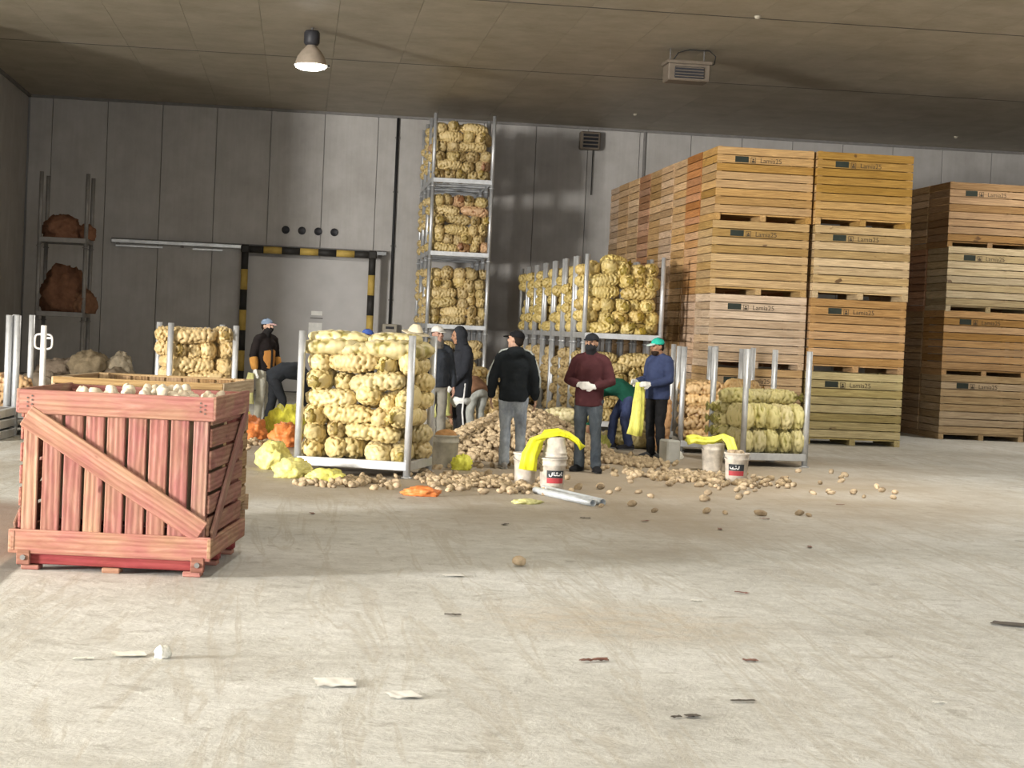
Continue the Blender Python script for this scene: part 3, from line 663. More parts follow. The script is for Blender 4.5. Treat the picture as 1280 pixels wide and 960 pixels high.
# ------------------------------------------------------------------ steel post racks
def rack(cx, cy, rot, Wd, Dp, z, H_, label, group='steel post racks', mat='galvanised', pr=.042):
    t_ = thing('post_rack', label, 'rack', (cx, cy, z), rot, group)
    for sx in (-1, 1):
        for sy in (-1, 1):
            p = mk('post', cyl(pr, H_, 14), mat, t_, (sx * (Wd / 2 - pr), sy * (Dp / 2 - pr), H_ / 2)); mk('foot_plate', cyl(pr * 1.5, .02, 12), mat, p, (0, 0, -H_ / 2 + .01))
    for sy in (-1, 1): mk('rail', box(Wd - 2 * pr, .05, .10, .006), mat, t_, (0, sy * (Dp / 2 - .025), .14))
    for sx in (-1, 1): mk('rail', box(.05, Dp - .1, .10, .006), mat, t_, (sx * (Wd / 2 - .025), 0, .14))
    mk('deck', box(Wd - .1, Dp - .1, .02), 'dull_steel', t_, (0, 0, .17)); mk('cross_bar', box(Wd - .1, .05, .06), mat, t_, (0, 0, .13))
    return t_
# A: full rack in the middle
AR = math.radians(-18); A0 = (.835, 21.455)
rack(*A0, AR, 1.38, 1.10, 0, 1.62, 'steel post rack packed with pale yellow sacks in the centre')
LA = ('net sack in the central rack', 'sacks in the central rack')
fill(*A0, AR, 1.30, 1.04, .18, 6, *LA, [(.80, .68, .30), (.78, .64, .26), (.82, .72, .38), (.74, .58, .26)], 11, lh=.198, necks=.5)
def lay(rc_, ar, items, L, cols, neck=True):
    c, s = math.cos(ar), math.sin(ar)
    for lx, ly, z, yaw, sc in items: n_ = items.index((lx, ly, z, yaw, sc)); sack((rc_[0] + lx * c - ly * s, rc_[1] + lx * s + ly * c, z), ar + yaw, rng.choice(cols), 'pale slack sack crowning the central rack, ' + ['front left', 'front middle', 'front right', 'rear left', 'rear right', 'topmost left', 'topmost right'][n_], L[1], neck, sc, rng.uniform(-.05, .05), 0, True)
lay(A0, AR, [(-.36, -.28, 1.45, .1, (1.0, 1.25, 1.1)), (-.05, -.26, 1.42, 2.9, (.7, 1.2, 1.0)), (.37, -.27, 1.45, .05, (.95, 1.35, 1.25)), (-.38, .2, 1.45, .3, (1, 1.3, 1.1)), (.38, .2, 1.45, -.1, (.95, 1.3, 1.15)), (-.30, -.2, 1.56, .15, (.95, 1.2, .9)), (.34, -.1, 1.56, 3.2, (.85, 1.4, .9))], LA, [(.84, .80, .42), (.82, .76, .40)], False)
# R and L: half full racks at right
RR = math.radians(12); R0 = (6.52, 25.40)
rack(*R0, RR, 1.04, 1.14, 0, 1.62, 'half full steel post rack with greenish yellow sacks at right')
LRt = ('greenish sack in the right rack', 'sacks in the right rack')
GY = [(.78, .80, .32), (.82, .82, .40), (.74, .74, .30), (.80, .80, .44)]
cR, sR = math.cos(RR), math.sin(RR)
for k in range(2):
    for i in range(5):
        lx = -.40 + .198 * i; sack((R0[0] + lx * cR + .24 * sR, R0[1] + lx * sR - .24 * cR, .35 + .335 * k), RR - PI / 2 + rng.uniform(-.08, .08), rng.choice(GY), LRt[0] + ', front ' + ORD[i] + ' from left, ' + ['lower', 'upper'][k] + ' tier', LRt[1], False, (.95, .72, 1.6), rng.uniform(-.08, .08), 0)
for k in range(4):
    for j in range(2):
        lx = -.26; ly = .26 + .22 * j; sack((R0[0] + lx * cR - ly * sR, R0[1] + lx * sR + ly * cR, .28 + .165 * k), RR + PI, rng.choice(GY), LRt[0] + ', ' + ('near' if j == 0 else 'far') + ' left side, ' + ORD[k] + ' layer', LRt[1], True, (.75, .8, .95))
for i in range(3): lx = -.3 + .32 * i; sack((R0[0] + lx * cR - .1 * sR, R0[1] + lx * sR + .1 * cR, .95), RR + rng.uniform(-.3, .3), rng.choice(GY), LRt[0] + ', loose on top, ' + ORD[i] + ' from left', LRt[1], True, (.8, 1.0, 1.0))
LL = math.radians(-8); L0 = (6.36, 27.72)
rack(*L0, LL, 1.06, 1.2, 0, 1.60, 'steel post rack of brown orange sacks beside the man in navy')
LLt = ('brown orange sack in the rack beside the man in navy', 'sacks in the orange rack')
OR = [(.56, .30, .10), (.60, .34, .12), (.52, .28, .11)]
cL, sL = math.cos(LL), math.sin(LL)
for k in range(5):
    for lx, ly, yw, sc in ((-.16, -.42, .05, (1.0, 1.1, 1.05)), (-.16, -.1, .0, (1.0, 1.1, 1.05)), (.34, -.3, PI / 2, (.9, 1.0, 1.0)), (-.2, .3, PI, (.9, 1.1, 1.0))):
        if k == 4 and lx > 0: continue
        sack((L0[0] + lx * cL - ly * sL, L0[1] + lx * sL + ly * cL, .29 + .172 * k), LL + yw + rng.uniform(-.12, .12), rng.choice(OR), LLt[0] + ', ' + ORD[k] + ' layer, ' + {-.42: 'front', -.1: 'middle', -.3: 'right end', .3: 'rear'}[ly], LLt[1], False, sc, rng.uniform(-.08, .08))
sack((6.72, 27.25, 1.0), .3, (.68, .38, .12), 'bright orange net sack slumped on top of the brown orange sacks', 'sacks in the orange rack', True, (.85, 1.25, 1.35), .1)
sack((5.50, 27.3, .49), .2, (.62, .24, .10), 'upright red orange net sack standing beside the man in navy', 'upright sacks on the floor', False, (1.45, .85, 1.3), PI / 2)
mk_ = rack(6.75, 29.45, math.radians(28), 1.0, 1.0, 0, 1.62, 'empty steel post rack between the orange rack and the crates')
# the yellow double rack and the row behind
for k in range(7):
    for lv in range(2):
        lb = ('upper' if lv else 'lower') + ' steel post rack of the double row behind the men, ' + ['nearest', 'second', 'third', 'fourth', 'fifth', 'sixth', 'farthest'][k] + ' pair'
        rack(5.73, 32.8 + 1.4 * k, 0, 1.46, 1.2, lv * 1.56, 1.58, lb)
GM = [(.72, .56, .10), (.76, .60, .14), (.70, .52, .12), (.78, .64, .20)]
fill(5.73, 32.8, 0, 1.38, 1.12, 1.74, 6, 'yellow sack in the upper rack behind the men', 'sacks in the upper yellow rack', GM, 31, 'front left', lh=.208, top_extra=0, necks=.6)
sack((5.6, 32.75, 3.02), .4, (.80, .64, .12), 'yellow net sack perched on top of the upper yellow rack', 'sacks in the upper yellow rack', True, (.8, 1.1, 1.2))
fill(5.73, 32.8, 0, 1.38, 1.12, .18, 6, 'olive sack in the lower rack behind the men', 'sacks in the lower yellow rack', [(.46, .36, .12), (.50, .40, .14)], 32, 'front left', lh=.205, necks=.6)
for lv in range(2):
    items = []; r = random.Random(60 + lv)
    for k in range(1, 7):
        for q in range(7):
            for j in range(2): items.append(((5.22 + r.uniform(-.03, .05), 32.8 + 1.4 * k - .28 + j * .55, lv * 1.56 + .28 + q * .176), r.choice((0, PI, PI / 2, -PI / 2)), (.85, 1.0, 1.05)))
    sack_mass('receding_sacks', items, ('yellow sacks filling the receding upper racks behind the men' if lv else 'shade-darkened brown sacks filling the receding lower racks behind the men'), (.72, .56, .12) if lv else (.33, .24, .10))  # lower sacks brown, deepened so the colour carries the shade among the racks
# the tower of four
TW = [(.60, .46, .18), (.64, .50, .22), (.58, .44, .20), (.62, .48, .16)]
for j in range(3):
    for lv in range(4):
        rack(3.46, 40.9 + 1.3 * j, 0, 1.38, 1.2, lv * 1.6, 1.6, ['lowest', 'second', 'third', 'topmost'][lv] + ' rack of the ' + ['front', 'middle', 'rear'][j] + ' column in the tall sack tower')
for lv in range(4):
    fill(3.46, 40.9, 0, 1.30, 1.12, lv * 1.6 + .18, 6, 'tan sack on the tower\'s ' + ['lowest', 'second', 'third', 'topmost'][lv] + ' shelf', 'sacks in the tall tower', TW, 41 + lv, 'front left', lh=.206, red=.10 if lv > 1 else 0, necks=.35)
items = []; r = random.Random(90)
for lv in range(4):
    for j in (1, 2):
        for q in range(7): items.append(((2.98, 40.9 + 1.3 * j - .15, lv * 1.6 + .28 + q * .178), r.choice((0, PI, PI / 2)), (.8, 1.2, 1.0)))
sack_mass('tower_rear_sacks', items, 'sacks in the rear columns of the tall tower, seen along its left side', (.60, .46, .18))
# low row of sacks at the tower's right
for i in range(4):
    for k in range(3):
        sack((4.55 + .05 * (k % 2), 38.2 + .32 * i, .11 + .18 * k), rng.uniform(-.2, .2), rng.choice([(.52, .38, .18), (.60, .46, .24)]), 'net sack in the low stack right of the tower, ' + ORD[i] + ' row, ' + ORD[k] + ' layer', 'sacks right of the tower', True, (.95, 1.1, 1.05))
for i in range(4):
    for k in range(5):
        sack((2.95 + .3 * i, 35.6 + rng.uniform(-.05, .05), .12 + .185 * k), -PI / 2 + rng.uniform(-.2, .2), rng.choice([(.72, .54, .26), (.66, .50, .24)]), 'tan sack in the low stack behind the hooded man, ' + ORD[i] + ' column, ' + ORD[k] + ' layer', 'sacks behind the hooded man', rng.random() < .5, (1, 1.02, 1.05))
# rack behind the pink crate
Q0 = (-1.42, 26.65); QR = math.radians(13)
rack(*Q0, QR, 1.0, 1.12, 0, 1.62, 'steel post rack of tan sacks behind the pink stained crate')
fill(*Q0, QR, .94, 1.05, .18, 7, 'tan sack in the rack behind the pink crate', 'sacks behind the pink crate', [(.60, .42, .16), (.64, .48, .22), (.56, .40, .18)], 51, 'front left', lh=.196, necks=.4)
# left edge: nested empty racks, a pallet truck, a full sack
rack(-4.25, 26.15, math.radians(-3), 1.06, 1.2, 0, 1.64, 'steel post rack cut by the left edge of the picture')
for k in range(3):
    t_ = thing('rack_base', 'grey empty rack base nested in the pile at the left edge', 'rack', (-4.25, 24.95, .14 * k), math.radians(-3), 'nested rack bases')
    for sy in (-1, 1): mk('rail', box(1.0, .06, .11, .008), 'galvanised', t_, (0, sy * .5, .06))
    for sx in (-1, 1): mk('rail', box(.06, .94, .11, .008), 'galvanised', t_, (sx * .47, 0, .06))
    mk('deck', box(.9, .94, .02), 'dull_steel', t_, (0, 0, .1))
for sx, lb in ((-3.87, 'left'), (-3.76, 'right')):
    o = mk('loose_post', cyl(.045, 1.6, 14), 'galvanised', None, (sx, 25.52, .83), (0, 0, 0)); tag(o, lb + ' one of two loose steel posts standing at the left edge', 'post', 'loose posts')
pt_ = thing('pallet_truck', 'hand pallet truck with white loop handle standing at the left', 'pallet truck', (-3.42, 25.6, 0), .1)
mk('shaft', cyl(.04, 1.3, 12), 'white_paint', pt_, (0, 0, .86)); mk('handle', tube([(.115 * math.copysign(abs(math.cos(a)) ** .5, math.cos(a)), 0, 1.29 + .10 * math.copysign(abs(math.sin(a)) ** .5, math.sin(a))) for a in [2 * PI * i / 28 for i in range(28)]], .014, 8, True), 'white_paint', pt_)
mk('lever', box(.1, .03, .03, .006), 'white_paint', pt_, (.06, 0, 1.34)); mk('pump_body', box(.24, .2, .34, .03), 'dull_steel', pt_, (0, .05, .25))
for sx in (-.2, .2): mk('fork', box(.16, 1.1, .06, .01), 'dull_steel', pt_, (sx, .7, .12)); mk('roller', cyl(.05, .1, 12), 'black_plastic', pt_, (sx, 1.1, .05), (0, PI / 2, 0))
for sx in (-.08, .08): mk('wheel', cyl(.09, .06, 16), 'black_plastic', pt_, (sx, 0, .09), (0, PI / 2, 0))
sack((-3.42, 25.05, .33), .2, (.80, .52, .12), 'bulging golden net sack standing beside the pallet truck', 'upright sacks on the floor', False, (1.0, .85, 1.3), PI / 2)
sack((-3.95, 26.1, .45), .2, (.55, .26, .12), 'brown orange net sack in the rack cut by the left edge', 'sacks in the left edge rack', False, (1, 1.2, 1.2), 0); sack((-3.95, 26.1, .68), .1, (.55, .26, .12), 'brown orange net sack in the rack cut by the left edge', 'sacks in the left edge rack', False, (1, 1.2, 1.2), 0)

# lumpy cloth shapes: bales, jute sacks, dropped nets
def blob(name, dims, mat, color, loc, rz, label, cat, group, seed, fold=.18, freq=2.2, sub=4):
    bm = bmesh.new(); bmesh.ops.create_icosphere(bm, subdivisions=sub, radius=1)
    for v in bm.verts:
        q = v.co * freq + Vector((seed * 7.3, seed * 1.7, 0)); n_ = noise.noise(q); n2_ = abs(noise.noise(q * 2.1 + Vector((5, 0, 0)))); n3_ = noise.noise(q * 4.5)
        v.co *= 1 + fold * n_ - fold * .9 * (1 - n2_ * 3 if n2_ < .33 else 0) + fold * .25 * n3_
        z = v.co.z
        if z < -.45: z = -.45 - (z + .45) * .1
        v.co = Vector((v.co.x * dims[0] / 2, v.co.y * dims[1] / 2, (z + .46) * dims[2] / 1.46))
    o = mk(name, bm_mesh(bm), mat, None, loc, (0, 0, rz), color); return tag(o, label, cat, group)
# tall dark rack in the far left corner
for lv in range(3): rack(-4.80, 38.7, math.radians(1), 1.0, 1.25, lv * 1.5, 1.5, ['lowest', 'middle', 'topmost'][lv] + ' rack of the dark corner stack at far left', mat='dull_steel')
GB = 'net bales in the corner rack'
blob('net_bale', (1.0, 1.0, 1.0), 'jute', (.15, .075, .045), (-4.80, 38.55, 1.67), .3, 'large dark reddish bale of net bags on the middle corner rack', 'bale', GB, 1)
blob('net_bale', (.6, .5, .5), 'jute', (.16, .085, .05), (-4.35, 38.35, 1.67), .8, 'small dark bale wedged beside the large corner bale', 'bale', GB, 2)
blob('net_bale', (.9, .8, .52), 'jute', (.18, .09, .055), (-4.85, 38.5, 3.17), 1.3, 'flat dark bale of net bags on the topmost corner rack', 'bale', GB, 3)
blob('net_bale', (.4, .5, .35), 'jute', (.20, .10, .06), (-4.38, 38.6, 3.17), .2, 'small dark bundle at the right of the topmost corner rack', 'bale', GB, 4)
GJ = 'jute sacks heaped at left'
for i, (x, y, z, dx, dy, dz, rz, cl, lb) in enumerate([(-4.6, 34.6, 0, 1.1, .8, .62, .2, (0.211, 0.174, 0.13), 'grey brown jute sack slumped at the left end of the floor heap'), (-3.95, 34.4, 0, .9, .8, .6, -.3, (0.26, 0.223, 0.167), 'pale jute sack with open mouth in the middle of the floor heap'),
        (-3.4, 34.8, 0, 1.0, .8, .7, .6, (0.198, 0.161, 0.118), 'jute sack at the right end of the floor heap'), (-3.8, 35.0, .42, .9, .7, .6, .9, (0.223, 0.18, 0.118), 'brown jute sack thrown on top of the floor heap'), (-3.3, 35.1, .45, .6, .5, .55, .2, (0.273, 0.236, 0.174), 'small pale jute sack at the peak of the floor heap'), (-4.4, 35.2, .35, 1.0, .7, .5, .1, (0.186, 0.149, 0.112), 'dark jute sack at the back of the floor heap')]):
    blob('jute_sack', (dx, dy, dz), 'jute', cl, (x, y, z), rz, lb, 'sack', GJ, 11 + i, .22, 1.7)
# sacks lying on the floor by the green sweater
GFl = 'sacks lying by the potato heap'
for x, y, z, yw, c, lb in [(4.2, 27.6, .12, .2, (.72, .70, .36), 'pale yellow sack lying flat behind the man in maroon'), (4.15, 28.0, .30, .1, (.76, .74, .42), 'pale sack lying on another behind the man in maroon'), (5.3, 27.9, .12, .4, (.66, .62, .26), 'olive yellow sack lying by the feet of the man in green'), (5.15, 28.5, .12, -.2, (.62, .56, .22), 'olive sack lying behind the man in green'), (5.2, 28.3, .30, .5, (.70, .66, .30), 'yellow green sack on top of the two by the man in green'), (4.6, 28.6, .12, 1.0, (.66, .60, .28), 'tan yellow sack lying at the far side of the heap'), (3.95, 26.7, .50, -.3, (.80, .78, .50), 'very pale sack lying high on the potato heap')]:
    sack((x, y, z), yw, c, lb, 'sack' and GFl, True, (1.05, 1.15, 1.05))
for i in range(3): sack((2.75 + .1 * i, 30.3 + .3 * i, .12 + .16 * i), .3, (.40, .30, .15), 'dark tan sack lying behind the stooping grey trousers', GFl, False, (1, 1.1, 1))

# dropped nets
NY, NO_, NP_ = (.88, .84, .10), (.75, .24, .07), (.80, .74, .28)
GN = 'dropped net bags'
for i, a in enumerate([((.34, .4, .32), NY, (-.73, 27.9, 0), .2, 'bright yellow net tossed beside the pink crate'), ((.65, .6, .5), NY, (-.12, 27.3, 0), .4, 'large bright yellow net under the stooping man'), ((.5, .5, .35), NO_, (-.62, 26.6, 0), .1, 'orange net crumpled near the stooping man'),
        ((.5, .4, .34), NO_, (-.10, 25.3, 0), .7, 'orange net lying behind the left post of the central rack'), ((.42, .45, .34), NP_, (-.22, 21.5, 0), .3, 'pale yellow net bag standing open left of the central rack'), ((.5, .4, .22), NP_, (.02, 20.45, 0), .9, 'cream and yellow net folded by the rack corner'), ((.45, .32, .16), (.84, .80, .22), (.38, 19.95, 0), .2, 'yellow net flattened in front of the central rack'),
        ((.26, .24, .20), (.86, .86, .12), (2.06, 22.35, 0), .2, 'small bright yellow net beside the soil pail'), ((.42, .22, .10), NO_, (1.33, 18.75, 0), -.1, 'orange net scrap on the floor before the potatoes'), ((.34, .2, .05), (.74, .72, .34), (2.36, 18.3, 0), .3, 'pale yellow net scrap near the steel tubes'), ((.3, .25, .25), (.55, .56, .16), (4.55, 27.0, 0), .5, 'olive net under the hands of the man in green')]):
    blob('net_bag', a[0], 'loose_net', a[1], a[2], a[3], a[4], 'net bag', GN, 40 + i, .24, 2.0)

# ------------------------------------------------------------------ pails
def wrapm(r0, r1, z0, z1, a0, a1, n=14, off=.007):
    v, f = [], []
    for i in range(n + 1):
        a = a0 + (a1 - a0) * i / n
        for z in (z0, z1): rr_ = r0 + (r1 - r0) * z / .36 + off; v.append((rr_ * math.cos(a), rr_ * math.sin(a), z))
    for i in range(n): f.append((2 * i, 2 * i + 2, 2 * i + 3, 2 * i + 1))
    return frompy('wrap', v, f)
def stroke(r0, r1, pts, a_mid, wd=.012, off=.010):
    v, f = [], []
    for i, (s, z) in enumerate(pts):
        p0 = pts[max(i - 1, 0)]; p1 = pts[min(i + 1, len(pts) - 1)]; d = Vector((p1[0] - p0[0], p1[1] - p0[1])).normalized(); nn = Vector((-d.y, d.x)) * wd / 2
        for sg in (1, -1):
            zz = z + nn.y * sg; rr_ = r0 + (r1 - r0) * zz / .36 + off; a = a_mid + (s + nn.x * sg) / rr_; v.append((rr_ * math.cos(a), rr_ * math.sin(a), zz))
    for i in range(len(pts) - 1): f.append((2 * i, 2 * i + 1, 2 * i + 3, 2 * i + 2))
    return frompy('stroke', v, f)
def pail(loc, label, mat='bucket_plastic', printed=0, hgt=.36, r0=.125, r1=.15, flip=False, handle=True, contents=None):
    t_ = thing('pail', label, 'pail', loc, 0, 'plastic pails')
    k = hgt / .36
    prof = [(0, 0), (r0, 0), (r0 + .004, .01), (r1 - .006, .27 * k), (r1 + .004, .275 * k), (r1 + .004, .29 * k), (r1 - .002, .295 * k), (r1, .34 * k), (r1 + .01, .345 * k), (r1 + .01, .36 * k), (r1 - .006, .36 * k), (r0 - .006, .02), (0, .02)]
    o = mk('shell', lathe(prof, 28), mat, t_)
    if flip: o.rotation_euler = (PI, 0, 0); o.location = (0, 0, hgt)
    if handle and not flip: mk('handle', tube([(r1 * 1.05 * math.cos(a), -.02 - .10 * math.sin(a), .31 * k - .05 * math.sin(a)) for a in [PI * i / 12 for i in range(13)]], .004, 6), 'dull_steel', t_)
    if printed:
        am = -PI / 2 + (.12 if printed == 1 else -.25); hw = .11 / r1 * .95
        mk('label_black', wrapm(r0, r1, .145, .225, am - hw, am + hw), 'print_black', t_); mk('label_red', wrapm(r0, r1, .085, .143, am - hw, am + hw), 'print_red', t_)
        ws = [[(-.075, .185), (-.07, .165), (-.055, .16), (-.043, .172), (-.04, .205)], [(-.022, .210), (-.022, .172)], [(-.022, .175), (.0, .172), (.012, .18), (.022, .172), (.05, .172), (.052, .195)], [(.07, .212), (.07, .172), (.085, .172)], [(.0, .198), (.012, .203), (.024, .198)]] if printed == 1 else \
             [[(-.08, .19), (-.075, .17), (-.05, .168), (-.04, .19)], [(-.045, .168), (-.01, .168), (.0, .18), (.01, .168), (.03, .168)], [(.03, .168), (.035, .205)], [(-.01, .2), (.0, .204)]]
        for p in ws: mk('lettering', stroke(r0, r1, p, am), 'print_white', t_)
    if contents == 'soil':
        mk('contents', blobm((.30, .30, .20), 3), 'orange_soil', t_, (0, 0, hgt - .03))
    return t_
def blobm(dims, seed):
    bm = bmesh.new(); bmesh.ops.create_icosphere(bm, subdivisions=3, radius=1)
    for v in bm.verts: v.co *= 1 + .12 * noise.noise(v.co * 2 + Vector((seed, 0, 0))); v.co = Vector((v.co.x * dims[0] / 2, v.co.y * dims[1] / 2, v.co.z * dims[2] / 2))
    return bm_mesh(bm)
simple('orange_soil', (.50, .27, .11), .9, var=.3, sc=20, bump=.5)
pail((2.84, 19.95, 0), 'white pail with black and red label beside the steel tubes', printed=1)
pail((2.86, 19.97, .365), 'white pail turned upside down on top of the labelled pail', r0=.10, r1=.135, hgt=.22, flip=True)
pail((5.40, 22.0, 0), 'labelled white pail holding potatoes before the right rack', printed=2)
for dx, dy in ((-.05, 0), (.05, .03), (.0, -.06), (.02, .07), (-.06, .06)): potato(5.40 + dx, 22.0 + dy, .34 + rng.uniform(0, .03), 1.1, 'potato lying in the labelled pail before the right rack', 'potatoes in the pail')
pail((5.50, 23.75, 0), 'plain white pail under a yellow net before the right rack')
pail((1.88, 22.75, 0), 'dirty grey pail heaped with orange soil beside the central rack', 'bucket_dirty', contents='soil', r0=.155, r1=.17, hgt=.40)
pail((2.62, 20.6, 0), 'white pail half hidden beneath the yellow net by the heap', r0=.11, r1=.135)
# nets draped over pails: pleated tubes of net
def drape(name, pts, w0, w1, color, label, group, folds=5, thick=.35, seed=0):
    pts = [Vector(p) for p in pts]; n = 30; v, f = [], []; m = len(pts)
    for i, p in enumerate(pts):
        tg = (pts[min(i + 1, m - 1)] - pts[max(i - 1, 0)]).normalized(); s = Vector((1, 0, 0)) if abs(tg.x) < .7 else Vector((0, 1, 0))
        s = (s - tg * s.dot(tg)).normalized(); u = tg.cross(s); k = i / (m - 1); w_ = w0 + (w1 - w0) * k
        for j in range(n):
            a = 2 * PI * j / n; q = 1 + .22 * math.sin(a * folds + seed + k * 2) + .12 * noise.noise(Vector((a, k * 4, seed)))
            v.append(p + s * (w_ * q * math.cos(a)) + u * (w_ * thick * q * math.sin(a)))
    for i in range(m - 1):
        for j in range(n): k = (j + 1) % n; f.append((i * n + j, i * n + k, (i + 1) * n + k, (i + 1) * n + j))
    f.append(tuple(range(n - 1, -1, -1))); f.append(tuple((m - 1) * n + j for j in range(n)))
    o = mk(name, frompy(name, v, f), 'loose_net', None, (0, 0, 0), (0, 0, 0), color); return tag(o, label, 'net bag', group)
GD = 'nets draped over pails'
drape('net_bag', [(2.55, 19.85, .22), (2.57, 19.87, .38), (2.64, 19.9, .52), (2.75, 19.92, .615), (2.88, 19.95, .635), (3.0, 19.98, .61), (3.10, 20.0, .55), (3.17, 20.0, .47)], .085, .035, (.93, .92, .04), 'vivid yellow net arching over the stacked white pails', GD, 5, .7)
drape('net_bag', [(5.13, 23.6, .40), (5.22, 23.62, .42), (5.34, 23.63, .40), (5.48, 23.65, .41), (5.60, 23.62, .46), (5.68, 23.55, .42), (5.72, 23.52, .30), (5.72, 23.5, .2)], .09, .05, (.90, .90, .14), 'yellow net laid over the plain white pail', GD, 5, .6, 2)

# steel tubes on the floor
for i, (a, b, lb) in enumerate([((2.60, 19.5, .035), (3.02, 18.22, .035), 'nearer of two grey tubes lying beside the labelled pail'), ((2.72, 19.75, .035), (3.14, 18.35, .035), 'farther of two grey tubes lying beside the labelled pail')]):
    a, b = Vector(a), Vector(b); d = b - a; t_ = thing('steel_tube', lb, 'tube', tuple(a), 0, 'tubes on the floor')
    R3 = d.to_track_quat('Z', 'Y').to_euler(); h = d.length
    mk('pipe_wall', lathe([(.036, 0), (.036, h), (.030, h), (.030, h - .25)], 18), 'pipe_grey', t_, (0, 0, 0), R3); mk('bore', lathe([(.030, h - .12), (.0, h - .12)], 18), 'bore_shade', t_, (0, 0, 0), R3)  # black disc inside the end paints the tube's dark interior
# small things on the floor
o = mk('concrete_block', box(.2, .3, .32, .02), 'block_grey', None, (5.17, 24.95, .16), (0, 0, .2)); tag(o, 'grey block standing behind the shoes of the man in navy', 'block')
blob('paper_wad', (.16, .16, .12), 'foam_white', (1, 1, 1), (5.46, 25.75, 0), 0, 'white crumpled wad by the foot of the orange rack', 'litter', 'litter on the floor', 70)
def sheet(loc, sx, sy, rz, mat, label, seed, lift=.008):
    r = random.Random(seed); n = 8; v, f = [], []
    for th in (0, .002):
        for i in range(n + 1):
            for j in range(n + 1):
                x, y = i / n - .5, j / n - .5; q = .0 if 0 < i < n and 0 < j < n else r.uniform(-.04, .04)
                v.append(((x + q) * sx, (y + q) * sy, .004 + th + lift * (noise.noise(Vector((x * 4 + seed, y * 4, 0))) + .4) * .6 + 0.004))
    N = (n + 1) ** 2
    for i in range(n):
        for j in range(n): a = i * (n + 1) + j; f.append((a + N, a + n + 1 + N, a + n + 2 + N, a + 1 + N)); f.append((a, a + 1, a + n + 2, a + n + 1))
    o = mk('litter_scrap', frompy('scrap', v, f), mat, None, loc, (0, 0, rz)); return tag(o, label, 'litter', 'litter on the floor')
sheet((.25, 8.83, 0), .19, .20, .1, 'paper', 'larger white paper scrap lying in the left foreground', 1); sheet((.56, 8.57, 0), .14, .15, .3, 'paper', 'smaller white paper scrap in the left foreground', 2)
sheet((-.78, 9.44, 0), .16, .12, .2, 'foam_white', 'thin white flake beside the foam lump at lower left', 3); blob('foam_lump', (.09, .09, .065), 'foam_white', (1, 1, 1), (-.61, 9.41, 0), .4, 'white foam lump on the floor at lower left', 'litter', 'litter on the floor', 71)
sheet((-.99, 9.3, 0), .1, .04, .1, 'foam_white', 'small white flake at the far left of the foreground', 4)
sheet((1.63, 9.58, 0), .17, .03, .35, 'brown_litter', 'curled red brown strip on the foreground floor', 5, .02); sheet((2.51, 9.7, 0), .08, .05, .1, 'brown_litter', 'small brown flake right of the red brown strip', 6)
sheet((4.62, 11.2, 0), .3, .14, -.5, 'dark_litter', 'dark scrap at the right edge of the floor', 7, .01); sheet((2.69, 11.88, 0), .07, .05, 0, 'paper', 'tiny white chip on the middle of the open floor', 8); sheet((3.2, 8.66, 0), .06, .04, 0, 'paper', 'tiny white chip at lower right', 9)
sheet((1.87, 8.23, 0), .07, .05, .3, 'dark_litter', 'small black flake at the bottom of the floor', 10); sheet((1.79, 8.2, 0), .05, .03, .3, 'dark_litter', 'tiny black flake beside the small black one', 11)
sheet((1.15, 12.75, 0), .14, .10, .2, 'paper', 'pale flat scrap near the lone potato', 12); sheet((2.2, 8.6, 0), .12, .03, .1, 'dark_litter', 'thin dark splinter on the lower foreground', 13)
for i, (x, y) in enumerate([(2.75, 17.0), (3.3, 16.9), (3.9, 16.4), (1.1, 18.3), (4.6, 17.5), (5.9, 19.3), (1.9, 16.2), (.2, 16.6), (3.1, 12.3), (1.0, 11.0), (6.3, 20.9), (4.4, 15.2)]):
    sheet((x, y, 0), .10, .035, i * .7, 'dark_litter' if i % 3 == 0 else 'brown_litter', 'flat brown scrap of dry plant trodden on the floor', 20 + i); bpy.context.scene.collection.objects[-1]['group'] = 'plant scraps on the floor'

